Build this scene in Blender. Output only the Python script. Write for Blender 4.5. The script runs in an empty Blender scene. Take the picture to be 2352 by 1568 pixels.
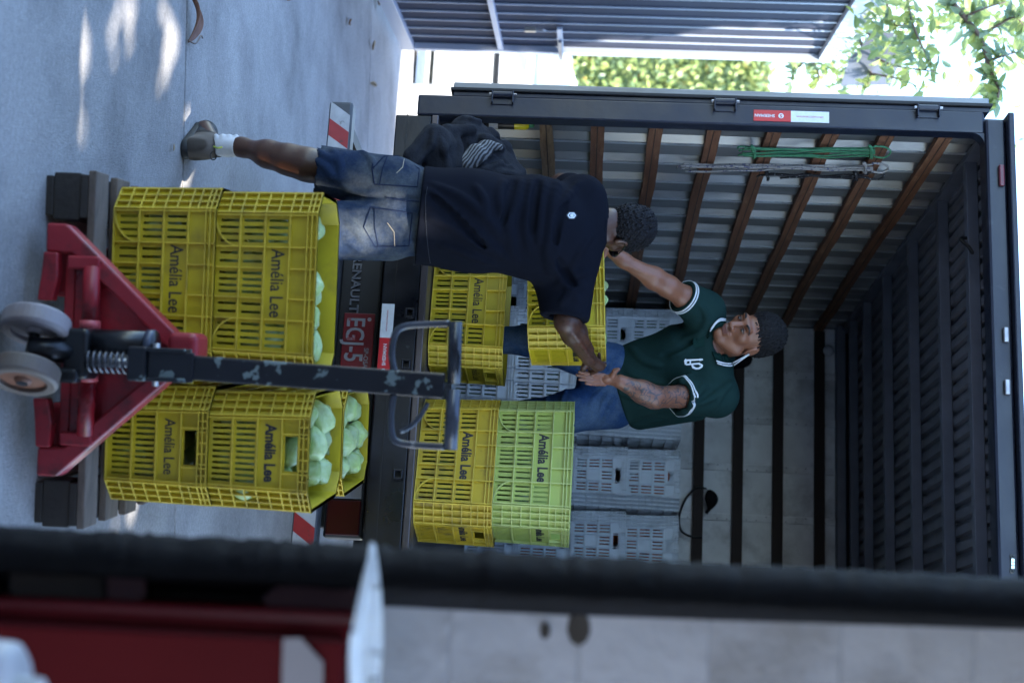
import bpy, bmesh, math, random
import numpy as np
from mathutils import Vector, Matrix
random.seed(7); RNG = np.random.default_rng(7)
scene = bpy.context.scene
COL = scene.collection
R = math.radians

# ------------------------------------------------------------------ camera
CAM = np.array([0.0, 0.0, 1.57])
YAW, PITCH, ROLL = R(13.9), R(-3.15), 0.0406
FW = np.array([-math.sin(YAW)*math.cos(PITCH), math.cos(YAW)*math.cos(PITCH), math.sin(PITCH)])
RT = np.cross(FW, [0, 0, 1]); RT /= np.linalg.norm(RT)
UP = np.cross(RT, FW)
PX = math.cos(ROLL)*UP - math.sin(ROLL)*RT       # picture's +x axis in the world (the photo lies on its side)
PY = math.sin(ROLL)*UP + math.cos(ROLL)*RT       # picture's downward axis in the world
cam_d = bpy.data.cameras.new('camera'); cam = bpy.data.objects.new('camera', cam_d); COL.objects.link(cam)
m = Matrix.Identity(4)
for r_ in range(3):
    m[r_][0] = PX[r_]; m[r_][1] = -PY[r_]; m[r_][2] = -FW[r_]; m[r_][3] = CAM[r_]
cam.matrix_world = m
cam_d.sensor_fit = 'HORIZONTAL'; cam_d.sensor_width = 36.0; cam_d.lens = 50.0
cam_d.clip_start = 0.05; cam_d.clip_end = 2000
cam_d.dof.use_dof = True; cam_d.dof.focus_distance = 5.75; cam_d.dof.aperture_fstop = 2.3
cam_d.dof.aperture_blades = 9
scene.camera = cam
scene.render.resolution_x = 1024; scene.render.resolution_y = 682

# ------------------------------------------------------------------ world, sun, exposure
SUN_EL, SUN_AZ = R(50), math.atan2(-0.50, 0.87)   # azimuth of the sun measured from +X (from the right, a little behind the camera)
TO_SUN = np.array([math.cos(SUN_EL)*math.cos(SUN_AZ), math.cos(SUN_EL)*math.sin(SUN_AZ), math.sin(SUN_EL)])
world = bpy.data.worlds.new('World'); scene.world = world; world.use_nodes = True
wn = world.node_tree.nodes; wl = world.node_tree.links
sky = wn.new('ShaderNodeTexSky'); sky.sky_type = 'NISHITA'; sky.sun_disc = False
sky.sun_elevation = SUN_EL; sky.sun_rotation = math.pi/2 - SUN_AZ
sky.air_density = 1.2; sky.dust_density = 0.6; sky.ozone_density = 4.5
bg = wn['Background']; bg.inputs['Strength'].default_value = 0.15
wl.new(sky.outputs['Color'], bg.inputs['Color'])
sun_d = bpy.data.lights.new('sun', 'SUN'); sun_d.energy = 3.2; sun_d.angle = R(0.53); sun_d.color = (1.0, 0.93, 0.82)
sun = bpy.data.objects.new('sun', sun_d); COL.objects.link(sun)
sun.rotation_euler = Vector(-TO_SUN).to_track_quat('-Z', 'Y').to_euler(); sun.location = (6, -4, 14)
scene.view_settings.view_transform = 'Standard'; scene.view_settings.look = 'None'
scene.view_settings.exposure = 2.7; scene.view_settings.gamma = 1.0
scene.view_settings.use_curve_mapping = False
scene.render.engine = 'CYCLES'
scene.cycles.max_bounces = 8; scene.cycles.diffuse_bounces = 5

# ------------------------------------------------------------------ helpers
def atd(px, py, d):           # point at depth d along the view axis (reference display pixels of a 2352 wide picture)
    f = 50/36*2352
    return CAM + (FW + PX*(px-1176)/f + PY*(py-784)/f)*d

def aty(px, py, y):
    f = 50/36*2352
    r = FW + PX*(px-1176)/f + PY*(py-784)/f
    return CAM + r*(y/r[1])

def rotz(a, v):
    c, s = math.cos(a), math.sin(a)
    return np.array([c*v[0]-s*v[1], s*v[0]+c*v[1], v[2]])

def obj_props(o, label=None, cat=None, group=None, kind=None):
    if label: o['label'] = label
    if cat: o['category'] = cat
    if group: o['group'] = group
    if kind: o['kind'] = kind
    return o

def empty(name, loc=(0, 0, 0), rz=0.0, label=None, cat=None, group=None):
    o = bpy.data.objects.new(name, None); COL.objects.link(o)
    o.location = loc; o.rotation_euler = (0, 0, rz); o.empty_display_size = 0.1
    return obj_props(o, label, cat, group)

def pmat(p):
    if p is None: return Matrix.Identity(4)
    m_ = Matrix.LocRotScale(p.location, p.rotation_euler, p.scale)
    return pmat(p.parent) @ p.matrix_parent_inverse @ m_ if p.parent else m_

def link(name, mesh, mat, parent=None, smooth=False, bevel=0.0, segs=2, world_coords=True):
    o = bpy.data.objects.new(name, mesh); COL.objects.link(o)
    if mat is not None:
        if not mesh.materials: mesh.materials.append(mat)
    if parent is not None:
        o.parent = parent
        if world_coords: o.matrix_parent_inverse = pmat(parent).inverted()
    if smooth: mesh.polygons.foreach_set('use_smooth', [True]*len(mesh.polygons))
    if bevel:
        b = o.modifiers.new('bevel', 'BEVEL'); b.width = bevel; b.segments = segs; b.limit_method = 'ANGLE'; b.angle_limit = R(40)
        b.harden_normals = False
    return o

def copy_tree(o, parent=None):
    c = o.copy(); COL.objects.link(c); c.parent = parent
    for ch in o.children:
        copy_tree(ch, c)
    return c

class MB:
    """collects shapes into one mesh"""
    def __init__(s): s.v = []; s.f = []
    def quad(s, a, b, c, d):
        n = len(s.v); s.v += [tuple(a), tuple(b), tuple(c), tuple(d)]; s.f.append((n, n+1, n+2, n+3)); return s
    def poly(s, pts):
        n = len(s.v); s.v += [tuple(p) for p in pts]; s.f.append(tuple(range(n, n+len(pts)))); return s
    def box(s, lo, hi, M=None):
        x0, y0, z0 = lo; x1, y1, z1 = hi
        p = [(x0,y0,z0),(x1,y0,z0),(x1,y1,z0),(x0,y1,z0),(x0,y0,z1),(x1,y0,z1),(x1,y1,z1),(x0,y1,z1)]
        if M is not None: p = [tuple(M @ Vector(q)) for q in p]
        n = len(s.v); s.v += p
        s.f += [tuple(n+i for i in q) for q in ((3,2,1,0),(4,5,6,7),(0,1,5,4),(1,2,6,5),(2,3,7,6),(3,0,4,7))]; return s
    def bar(s, a, b, w, t, up=(0, 0, 1)):
        """rectangular bar from a to b, w wide (sideways), t thick (along up)"""
        a = Vector(a); b = Vector(b); d = (b-a).normalized(); u = Vector(up)
        sd = d.cross(u); 
        if sd.length < 1e-4: sd = d.cross(Vector((1, 0, 0)))
        sd.normalize(); u = sd.cross(d)
        n = len(s.v)
        for p in (a, b):
            for i, j in ((-1,-1),(1,-1),(1,1),(-1,1)):
                s.v.append(tuple(p + sd*(i*w/2) + u*(j*t/2)))
        s.f += [tuple(n+i for i in q) for q in ((0,3,2,1),(4,5,6,7),(0,1,5,4),(1,2,6,5),(2,3,7,6),(3,0,4,7))]; return s
    def tube(s, pts, r, n=8, caps=True, squash=None):
        pts = [Vector(p) for p in pts]
        rs = r if hasattr(r, '__len__') else [r]*len(pts)
        base = len(s.v); ref = None
        for i, p in enumerate(pts):
            d = (pts[min(i+1, len(pts)-1)] - pts[max(i-1, 0)]).normalized()
            if ref is None:
                ref = d.orthogonal().normalized()
            else:
                ref = (ref - d*ref.dot(d)).normalized()
            o2 = d.cross(ref)
            for k in range(n):
                a = 2*math.pi*k/n
                s.v.append(tuple(p + (ref*math.cos(a) + o2*math.sin(a))*rs[i]))
        for i in range(len(pts)-1):
            for k in range(n):
                a = base+i*n+k; b = base+i*n+(k+1) % n
                s.f.append((a, b, b+n, a+n))
        if caps:
            s.f.append(tuple(base+k for k in reversed(range(n))))
            e = base+(len(pts)-1)*n; s.f.append(tuple(e+k for k in range(n)))
        return s
    def lathe(s, prof, M=None, n=24):
        """prof: list of (r, z); about z"""
        base = len(s.v)
        for r_, z_ in prof:
            for k in range(n):
                a = 2*math.pi*k/n; p = Vector((r_*math.cos(a), r_*math.sin(a), z_))
                if M is not None: p = M @ p
                s.v.append(tuple(p))
        for i in range(len(prof)-1):
            for k in range(n):
                a = base+i*n+k; b = base+i*n+(k+1) % n
                s.f.append((a, b, b+n, a+n))
        return s
    def prism(s, outline, axis_vec, M=None):
        """outline: 3D points of a planar polygon; extruded by axis_vec"""
        n = len(outline); base = len(s.v); av = Vector(axis_vec)
        for p in outline:
            p = Vector(p); s.v.append(tuple(M @ p if M is not None else p))
        for p in outline:
            p = Vector(p)+av; s.v.append(tuple(M @ p if M is not None else p))
        s.f.append(tuple(base+k for k in reversed(range(n)))); s.f.append(tuple(base+n+k for k in range(n)))
        for k in range(n):
            k2 = (k+1) % n; s.f.append((base+k, base+k2, base+n+k2, base+n+k))
        return s
    def mesh(s, name='m', fix=True):
        me = bpy.data.meshes.new(name); me.from_pydata(s.v, [], s.f); me.validate()
        if fix:
            bm = bmesh.new(); bm.from_mesh(me); bmesh.ops.recalc_face_normals(bm, faces=bm.faces); bm.to_mesh(me); bm.free()
        me.update(); return me
    def build(s, name, mat, parent=None, **k):
        return link(name, s.mesh(name), mat, parent, **k)

def bez(pts, n=8):
    """Catmull-Rom through points"""
    P = [Vector(p) for p in pts]; out = []
    for i in range(len(P)-1):
        p0 = P[max(i-1, 0)]; p1 = P[i]; p2 = P[i+1]; p3 = P[min(i+2, len(P)-1)]
        for k in range(n):
            t = k/n
            out.append(0.5*((2*p1) + (p2-p0)*t + (2*p0-5*p1+4*p2-p3)*t*t + (3*p1-p0-3*p2+p3)*t**3))
    out.append(P[-1]); return out

def text_mesh(txt, size=1.0, offset=0.0, extrude=0.0, sx=1.0, align='CENTER', res=3):
    c = bpy.data.curves.new('t', 'FONT'); c.body = txt; c.size = size; c.offset = offset; c.extrude = extrude
    c.align_x = align; c.align_y = 'CENTER'; c.resolution_u = res; c.fill_mode = 'FRONT' if extrude == 0 else 'BOTH'
    o = bpy.data.objects.new('t', c); COL.objects.link(o)
    dg = bpy.context.evaluated_depsgraph_get(); dg.update()
    me = bpy.data.meshes.new_from_object(o.evaluated_get(dg))
    bpy.data.objects.remove(o); bpy.data.curves.remove(c)
    if sx != 1.0: me.transform(Matrix.Diagonal((sx, 1, 1, 1)))
    me.materials.clear()
    return me

def place_mesh(me, origin, xdir, ydir):
    x = Vector(xdir).normalized(); y = Vector(ydir).normalized(); z = x.cross(y)
    M = Matrix.Identity(4)
    for i in range(3):
        M[i][0] = x[i]; M[i][1] = y[i]; M[i][2] = z[i]; M[i][3] = origin[i]
    me.transform(M); return me

# ------------------------------------------------------------------ materials
MATS = {}
def mat(name, col, rough=0.6, metal=0.0, var=0.0, vscale=6.0, col2=None, c2amt=0.5, c2scale=3.0, c2lo=0.5, c2hi=0.62,
        bump=0.0, bscale=60.0, stretch=(1, 1, 1), spec=0.5, trans=0.0, sss=0.0, coat=0.0, coords='Object', rvar=0.0, detail=6.0, emit=None):
    if name in MATS: return MATS[name]
    M = bpy.data.materials.new(name); M.use_nodes = True
    nt = M.node_tree; N = nt.nodes; L = nt.links; b = N['Principled BSDF']
    b.inputs['Roughness'].default_value = rough; b.inputs['Metallic'].default_value = metal
    b.inputs['Specular IOR Level'].default_value = spec; b.inputs['Coat Weight'].default_value = coat
    b.inputs['Base Color'].default_value = (*col, 1)
    if sss: b.inputs['Subsurface Weight'].default_value = sss; b.inputs['Subsurface Radius'].default_value = (1, .35, .2); b.inputs['Subsurface Scale'].default_value = .008
    tc = N.new('ShaderNodeTexCoord'); mp = N.new('ShaderNodeMapping'); mp.inputs['Scale'].default_value = stretch
    if coords == 'Object':                      # every copy gets its own patch of the pattern
        oi = N.new('ShaderNodeObjectInfo'); om = N.new('ShaderNodeMath'); om.operation = 'MULTIPLY'; om.inputs[1].default_value = 53.0; L.new(oi.outputs['Random'], om.inputs[0])
        va = N.new('ShaderNodeVectorMath'); va.operation = 'ADD'; L.new(tc.outputs[coords], va.inputs[0]); L.new(om.outputs[0], va.inputs[1]); L.new(va.outputs[0], mp.inputs['Vector'])
    else: L.new(tc.outputs[coords], mp.inputs['Vector'])
    cur = None
    if var > 0 or col2 is not None:
        rgb = N.new('ShaderNodeRGB'); rgb.outputs[0].default_value = (*col, 1); cur = rgb.outputs[0]
    if col2 is not None:
        nz = N.new('ShaderNodeTexNoise'); nz.inputs['Scale'].default_value = c2scale; nz.inputs['Detail'].default_value = detail; nz.inputs['Roughness'].default_value = 0.65
        L.new(mp.outputs[0], nz.inputs['Vector'])
        mr = N.new('ShaderNodeMapRange'); mr.inputs['From Min'].default_value = c2lo; mr.inputs['From Max'].default_value = c2hi
        mr.inputs['To Max'].default_value = c2amt; L.new(nz.outputs['Fac'], mr.inputs['Value'])
        mx = N.new('ShaderNodeMix'); mx.data_type = 'RGBA'; L.new(mr.outputs[0], mx.inputs['Factor']); L.new(cur, mx.inputs['A']); mx.inputs['B'].default_value = (*col2, 1)
        cur = mx.outputs['Result']
    if var > 0:
        nz2 = N.new('ShaderNodeTexNoise'); nz2.inputs['Scale'].default_value = vscale; nz2.inputs['Detail'].default_value = 8; nz2.inputs['Roughness'].default_value = 0.6
        L.new(mp.outputs[0], nz2.inputs['Vector'])
        mr2 = N.new('ShaderNodeMapRange'); mr2.inputs['From Min'].default_value = 0.25; mr2.inputs['From Max'].default_value = 0.75
        mr2.inputs['To Min'].default_value = 1-var; mr2.inputs['To Max'].default_value = 1+var; L.new(nz2.outputs['Fac'], mr2.inputs['Value'])
        mm = N.new('ShaderNodeVectorMath'); mm.operation = 'SCALE'; L.new(cur, mm.inputs[0]); L.new(mr2.outputs[0], mm.inputs['Scale'])
        cur = mm.outputs[0]
        if rvar:
            mr3 = N.new('ShaderNodeMapRange'); mr3.inputs['From Min'].default_value = 0.3; mr3.inputs['From Max'].default_value = 0.7
            mr3.inputs['To Min'].default_value = max(rough-rvar, .03); mr3.inputs['To Max'].default_value = min(rough+rvar, 1)
            L.new(nz2.outputs['Fac'], mr3.inputs['Value']); L.new(mr3.outputs[0], b.inputs['Roughness'])
    if cur is not None: L.new(cur, b.inputs['Base Color'])
    if trans:
        tr = N.new('ShaderNodeBsdfTranslucent'); ms = N.new('ShaderNodeMixShader'); ms.inputs[0].default_value = trans
        if cur is not None: L.new(cur, tr.inputs['Color'])
        else: tr.inputs['Color'].default_value = (*col, 1)
        L.new(b.outputs[0], ms.inputs[1]); L.new(tr.outputs[0], ms.inputs[2]); L.new(ms.outputs[0], N['Material Output'].inputs['Surface'])
    if bump:
        nb = N.new('ShaderNodeTexNoise'); nb.inputs['Scale'].default_value = bscale; nb.inputs['Detail'].default_value = 6; nb.inputs['Roughness'].default_value = 0.6
        L.new(mp.outputs[0], nb.inputs['Vector'])
        bp = N.new('ShaderNodeBump'); bp.inputs['Strength'].default_value = bump; bp.inputs['Distance'].default_value = 0.01
        L.new(nb.outputs['Fac'], bp.inputs['Height']); L.new(bp.outputs[0], b.inputs['Normal'])
    if emit: b.inputs['Emission Color'].default_value = (*emit[:3], 1); b.inputs['Emission Strength'].default_value = emit[3]
    MATS[name] = M; return M
# ================================================================== GROUND
M_conc = mat('concrete', (0.31, 0.30, 0.295), rough=0.88, var=0.13, vscale=2.2, col2=(0.13, 0.125, 0.125), c2amt=0.75, c2scale=1.7, c2lo=0.44, c2hi=0.70, bump=0.55, bscale=150)
# fine speckle of sand grains and dark pits on the concrete
nt = M_conc.node_tree; N = nt.nodes; L = nt.links; bs = N['Principled BSDF']
src = bs.inputs['Base Color'].links[0].from_socket
vz = N.new('ShaderNodeTexVoronoi'); vz.inputs['Scale'].default_value = 70; tcx = N.new('ShaderNodeTexCoord'); L.new(tcx.outputs['Object'], vz.inputs['Vector'])
ramp = N.new('ShaderNodeMapRange'); ramp.inputs['From Min'].default_value = 0.02; ramp.inputs['From Max'].default_value = 0.16; L.new(vz.outputs['Distance'], ramp.inputs['Value'])
wn2 = N.new('ShaderNodeTexNoise'); wn2.inputs['Scale'].default_value = 24; L.new(tcx.outputs['Object'], wn2.inputs['Vector'])
gt = N.new('ShaderNodeMath'); gt.operation = 'GREATER_THAN'; gt.inputs[1].default_value = 0.60; L.new(wn2.outputs['Fac'], gt.inputs[0])
mx_ = N.new('ShaderNodeMath'); mx_.operation = 'MAXIMUM'; L.new(ramp.outputs[0], mx_.inputs[0])
inv = N.new('ShaderNodeMath'); inv.operation = 'SUBTRACT'; inv.inputs[0].default_value = 1; L.new(gt.outputs[0], inv.inputs[1]); L.new(inv.outputs[0], mx_.inputs[1])
mul = N.new('ShaderNodeMapRange'); mul.inputs['To Min'].default_value = 0.45; mul.inputs['To Max'].default_value = 1.0; L.new(mx_.outputs[0], mul.inputs['Value'])
gn_ = N.new('ShaderNodeTexNoise'); gn_.inputs['Scale'].default_value = 60; gn_.inputs['Detail'].default_value = 3; gn_.inputs['Roughness'].default_value = .8; L.new(tcx.outputs['Object'], gn_.inputs['Vector'])
gr_ = N.new('ShaderNodeMapRange'); gr_.inputs['From Min'].default_value = .3; gr_.inputs['From Max'].default_value = .7; gr_.inputs['To Min'].default_value = .78; gr_.inputs['To Max'].default_value = 1.18; L.new(gn_.outputs['Fac'], gr_.inputs['Value'])
gm_ = N.new('ShaderNodeMath'); gm_.operation = 'MULTIPLY'; L.new(gr_.outputs[0], gm_.inputs[0]); L.new(mul.outputs[0], gm_.inputs[1])
sc = N.new('ShaderNodeVectorMath'); sc.operation = 'SCALE'; L.new(src, sc.inputs[0]); L.new(gm_.outputs[0], sc.inputs['Scale']); L.new(sc.outputs[0], bs.inputs['Base Color'])
M_soil = mat('dark_soil', (0.05, 0.045, 0.04), rough=0.95, var=0.3, vscale=12)
M_street = mat('street_concrete', (0.42, 0.41, 0.39), rough=0.9, var=0.12, vscale=1.5, bump=0.2, bscale=60)

g = MB().quad((-400, -400, -0.03), (400, -400, -0.03), (400, 400, -0.03), (-400, 400, -0.03)).build('ground', M_soil)
obj_props(g, kind='structure')
yard = empty('yard_pavement', (0, 0, 0)); yard['kind'] = 'structure'
AJ = R(17.3)                                   # direction of the slab joints
def slab(u0, u1, v0, v1, z=0.0, gap=0.009):
    d = np.array([math.cos(AJ), math.sin(AJ), 0]); n = np.array([-math.sin(AJ), math.cos(AJ), 0]); o = np.array([-1.848, 5.034, 0])
    pts = [o + d*a + n*b for a, b in ((u0+gap, v0+gap), (u1-gap, v0+gap), (u1-gap, v1-gap), (u0+gap, v1-gap))]
    b = MB(); b.prism([tuple(p+np.array([0, 0, -0.1])) for p in pts], (0, 0, 0.1+z))
    return b.build('slab', M_conc, yard, bevel=0.006)
for (v0, v1, us) in ((-9.5, -4.6, (-6, 3, 7.5)), (-4.6, 0.0, (-6.2, 3.2, 9)), (0.0, 4.35, (-7, -3.2, 3.2, 6)), (4.35, 6.6, (-6, -2.8, 1.8, 6.5))):
    for a, b_ in zip(us[:-1], us[1:]):
        slab(a, b_, v0, v1, z=random.uniform(-.002, .002))
st = MB().quad((-60, 11.2, -0.012), (60, 11.2, -0.012), (60, 60, -0.012), (-60, 60, -0.012)).build('street', M_street)
obj_props(st, kind='structure')

# ================================================================== TRUCK
M_tpaint = mat('truck_paint', (0.0060, 0.0095, 0.022), rough=0.42, var=0.25, vscale=4, col2=(0.05, 0.055, 0.07), c2amt=0.55, c2scale=9, c2lo=0.63, c2hi=0.74, rvar=0.12, bump=0.10, bscale=30)
M_tworn = mat('truck_sill_paint', (0.0045, 0.005, 0.008), rough=0.38, var=0.3, vscale=5, col2=(0.09, 0.09, 0.10), c2amt=0.5, c2scale=16, c2lo=0.64, c2hi=0.72, rvar=0.15, bump=0.12, bscale=25)
M_rubber = mat('black_rubber', (0.005, 0.005, 0.006), rough=0.6, var=0.2)
M_alu = mat('aluminium', (0.22, 0.225, 0.23), rough=0.40, metal=0.5, var=0.22, vscale=3, col2=(0.06, 0.06, 0.06), c2amt=0.75, c2scale=5, c2lo=0.48, c2hi=0.70, stretch=(1, 1, .25), rvar=0.12)
M_aludull = mat('dull_aluminium', (0.70, 0.71, 0.71), rough=0.6, metal=0.1, var=0.22, vscale=4, col2=(0.22, 0.21, 0.20), c2amt=0.7, c2scale=3.5, c2lo=0.48, c2hi=0.72)
M_wood = mat('slat_wood', (0.14, 0.058, 0.028), rough=0.72, var=0.35, vscale=5, col2=(0.30, 0.17, 0.09), c2amt=0.6, c2scale=9, c2lo=0.55, c2hi=0.72, bump=0.35, bscale=40, stretch=(9, 1, 9))
M_woodpale = mat('pale_slat_wood', (0.26, 0.17, 0.10), rough=0.75, var=0.3, vscale=6, col2=(0.12, 0.06, 0.03), c2amt=0.7, c2scale=7, c2lo=0.5, c2hi=0.7, bump=0.35, bscale=40, stretch=(9, 1, 9))
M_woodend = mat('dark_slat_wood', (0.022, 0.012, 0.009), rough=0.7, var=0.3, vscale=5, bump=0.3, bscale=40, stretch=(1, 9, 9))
M_roofsheet = mat('roof_sheet', (0.15, 0.15, 0.17), rough=0.6, metal=0.1, var=0.3, vscale=3)
M_beam = mat('roof_beam_paint', (0.14, 0.15, 0.18), rough=0.5, metal=0.3, var=0.2)
M_floorw = mat('truck_floor', (0.10, 0.09, 0.085), rough=0.8, var=0.3, vscale=4)
M_red = mat('reflective_red', (0.50, 0.012, 0.018), rough=0.35, var=0.08, vscale=30)
M_white = mat('reflective_white', (0.62, 0.66, 0.68), rough=0.35, var=0.08, vscale=60)
M_steel = mat('worn_steel', (0.28, 0.28, 0.30), rough=0.4, metal=0.8, var=0.3, vscale=20)
M_dark = mat('black_plastic', (0.0035, 0.0035, 0.0045), rough=0.5, var=0.2)

YR = 5.5; XL, XR = -2.41, -0.13; XLi, XRi = -2.317, -0.223
Z0, ZB, ZT = 0.81, 0.90, 3.242
truck = empty('box_truck', ((XL+XR)/2, YR, 0), label='dark blue box truck with its cargo box open at the back', cat='truck')
# rear frame
MB().box((XL, YR, Z0), (XLi, YR+0.075, 3.14)).build('post', M_tpaint, truck, bevel=0.008)
MB().box((XRi, YR, Z0), (XR, YR+0.075, 3.14)).build('post', M_tpaint, truck, bevel=0.008)
hd = MB().box((XL+0.035, YR-0.012, 3.14), (XR-0.035, YR+0.09, 3.222)).build('header', M_tpaint, truck, bevel=0.012)
MB().box((XL+0.02, YR-0.05, 3.222), (XR-0.02, YR+0.12, 3.247)).build('drip_rail', M_tpaint, truck, bevel=0.006)
# rounded inner gussets of the frame corners
for sx, xi in ((1, XLi), (-1, XRi)):
    pts = [(xi, YR+0.004, 3.14)] + [(xi+sx*(0.05-0.05*math.sin(a)), YR+0.004, 3.14-(0.05-0.05*math.cos(a))) for a in np.linspace(0, math.pi/2, 6)]
    MB().prism(pts, (0, 0.06, 0)).build('corner_gusset', M_tpaint, truck)
# sill beam under the cargo floor
MB().box((XLi, YR+0.004, 0.722), (XRi, YR+0.11, 0.872)).build('sill', M_tworn, truck, bevel=0.006)
MB().box((XLi, YR-0.004, 0.874), (XRi, YR+0.12, 0.903)).build('sill_lip', mat('bare_steel_lip', (0.10, 0.085, 0.085), rough=0.36, metal=0.6, var=0.35, vscale=14, stretch=(.3, 1, 1)), truck, bevel=0.005)
MB().box((XLi, YR+0.002, 0.768), (XRi, YR+0.05, 0.774)).build('sill_seam', M_dark, truck)
MB().box((XLi, YR+0.10, 0.86), (XRi, 8.85, 0.898)).build('cargo_floor', M_floorw, truck)
# marker lamps and latch keepers
for i, (px, py, w, mt_) in enumerate(((2299, 405, .045, 'r'), (2309, 770, .03, 'c'), (2312, 890, .03, 'c'))):
    p = aty(px, py, YR-0.012)
    MB().box((p[0]-w, YR-0.030, p[2]-0.011), (p[0]+w, YR-0.010, p[2]+0.011)).build('marker_lamp' if mt_ == 'r' else 'catch_plate', mat('lamp_dull_red', (0.10, 0.02, 0.03), rough=0.3) if mt_ == 'r' else M_steel, truck, bevel=0.005)
lg = MB()
for k, px_ in enumerate((1277, 1286, 1294, 1302, 1311)):
    p = aty(2325, px_, YR-0.018)
    lg.lathe([(0.006, -.004), (0.0085, 0), (0.006, .004)], M=Matrix.Translation(p) @ Matrix.Rotation(R(90), 4, 'X'), n=10) if k in (0, 4) else lg.box((p[0]-.006, YR-.02, p[2]-.004), (p[0]+.005, YR-.008, p[2]+.008))
lg.build('chrome_emblem', mat('chrome', (0.6, 0.65, 0.62), rough=0.25, metal=0.9), truck)
# left wall: corrugated sheet, eight wooden slats
def corrugate(x_in, x_out, y0, y1, pitch=0.232):
    ys = []; y = y0
    while y < y1:
        for dy, xx in ((0, x_in), (0.132, x_in), (0.142, x_out), (0.204, x_out), (0.2315, x_in)):
            ys.append((y+dy, xx))
        y += pitch
    return [q for q in ys if q[0] <= y1] + [(y1, x_in)]
b = MB(); pr = corrugate(-2.349, -2.378, YR+0.07, 8.80)
for (ya, xa), (yb, xb) in zip(pr[:-1], pr[1:]):
    b.quad((xa, ya, 0.89), (xb, yb, 0.89), (xb, yb, 3.16), (xa, ya, 3.16))
b.build('side_wall_sheet', M_alu, truck)
lip = MB(); y = YR+0.07
while y < 8.6:                                   # bright folded edges of the corrugation
    lip.box((-2.3488, y-0.002, 0.90), (-2.3435, y+0.013, 3.15)); y += 0.232
lip.build('side_wall_edge', mat('bright_aluminium', (0.62, 0.64, 0.66), rough=0.34, metal=0.7, var=0.15, vscale=5), truck)
MB().box((XL, YR+0.076, 0.80), (-2.39, 8.86, 3.24)).build('outer_side_panel', M_tpaint, truck)
MB().box((-0.15, YR+0.076, 0.80), (XR, 8.86, 3.24)).build('outer_side_panel', M_tpaint, truck)
slz = (1.347, 1.564, 1.807, 2.05, 2.296, 2.539, 2.771, 3.003)
for i, z in enumerate(slz):
    h = 0.029
    b = MB(); n = 14
    for k in range(n):                           # slightly warped plank, in short lengths so the edge wanders
        ya = YR+0.072+(8.78-YR-0.072)*k/n; yb = YR+0.072+(8.78-YR-0.072)*(k+1)/n
        w = lambda q: 0.004*math.sin(3.1*q+i) + 0.003*math.sin(7.7*q+2*i)
        t = lambda q: (h-0.012*max(0, 1-abs(q-YR-0.10)/0.12) if i == 0 else h)
        P = [(-2.347, ya, z-t(ya)+w(ya)), (-2.319, ya, z-t(ya)+w(ya)), (-2.319, ya, z+h+w(ya)), (-2.347, ya, z+h+w(ya))]
        Q = [(-2.347, yb, z-t(yb)+w(yb)), (-2.319, yb, z-t(yb)+w(yb)), (-2.319, yb, z+h+w(yb)), (-2.347, yb, z+h+w(yb))]
        for j in range(4): b.quad(P[j], P[(j+1) % 4], Q[(j+1) % 4], Q[j])
        if k == 0: b.poly(P)
    o = b.build('slat', M_woodpale if i == 0 else M_wood, truck)
    if i == 0: o['label'] = 'lowest slat, paler and chipped at its rear end'
    g_ = MB().box((-2.3195, YR+0.075, z-0.002), (-2.3175, 8.77, z+0.002)).build('groove', M_woodend, o)
for z in slz[:]:                                 # right wall slats, out of sight from here but seen from a step aside
    MB().box((-0.221, YR+0.08, z-0.029), (-0.195, 8.78, z+0.029)).build('slat', M_wood, truck)
MB().box((-0.192, YR+0.08, 0.89), (-0.16, 8.8, 3.16)).build('side_wall_sheet', M_aludull, truck)
# end wall: riveted panels and slats
xs = [-2.345, -2.03, -1.73, -1.43, -1.12, -0.82, -0.52, -0.22]
for a, c in zip(xs[:-1], xs[1:]):
    MB().box((a+.002, 8.80, 0.9), (c-.002, 8.815, 3.16)).build('end_panel', M_aludull, truck, bevel=0.004)
MB().box((XL+.002, 8.82, 0.80), (XR-.002, 8.858, 3.2395)).build('outer_front_panel', M_tpaint, truck)
rv = MB()
for c in xs[1:-1]:
    o = MB().box((c-0.022, 8.786, 0.9), (c+0.022, 8.799, 3.14)).build('end_rib', M_aludull, truck, bevel=0.004)
    for z in np.arange(2.15, 3.1, 0.06):
        rv.lathe([(0.0045, 0), (0.004, -.003), (0.0, -.004)], M=Matrix.Translation((c+random.choice((-.012, .012)), 8.786, z)) @ Matrix.Rotation(R(-90), 4, 'X'), n=6)
rv.build('rivets', M_steel, truck)['kind'] = 'stuff'
for z in (1.31, 1.55, 1.79, 2.03, 2.27, 2.51, 2.755, 3.01):
    MB().box((-2.315, 8.752, z-0.032), (-0.225, 8.784, z+0.032)).build('end_slat', M_woodend, truck, bevel=0.004)
MB().box((-2.345, 8.72, 3.11), (-0.2, 8.80, 3.165)).build('end_cornice', M_beam, truck, bevel=0.004)
p = aty(1905, 803, 8.70)
MB().lathe([(0.0, 0.0), (0.03, 0.0), (0.035, .02), (0.02, .04), (0, .045)], M=Matrix.Translation((p[0], 8.745, p[2])) @ Matrix.Rotation(R(90), 4, 'X'), n=14).build('cargo_lamp', mat('lamp_glass', (0.5, 0.52, 0.55), rough=0.15), truck, smooth=True)
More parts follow.
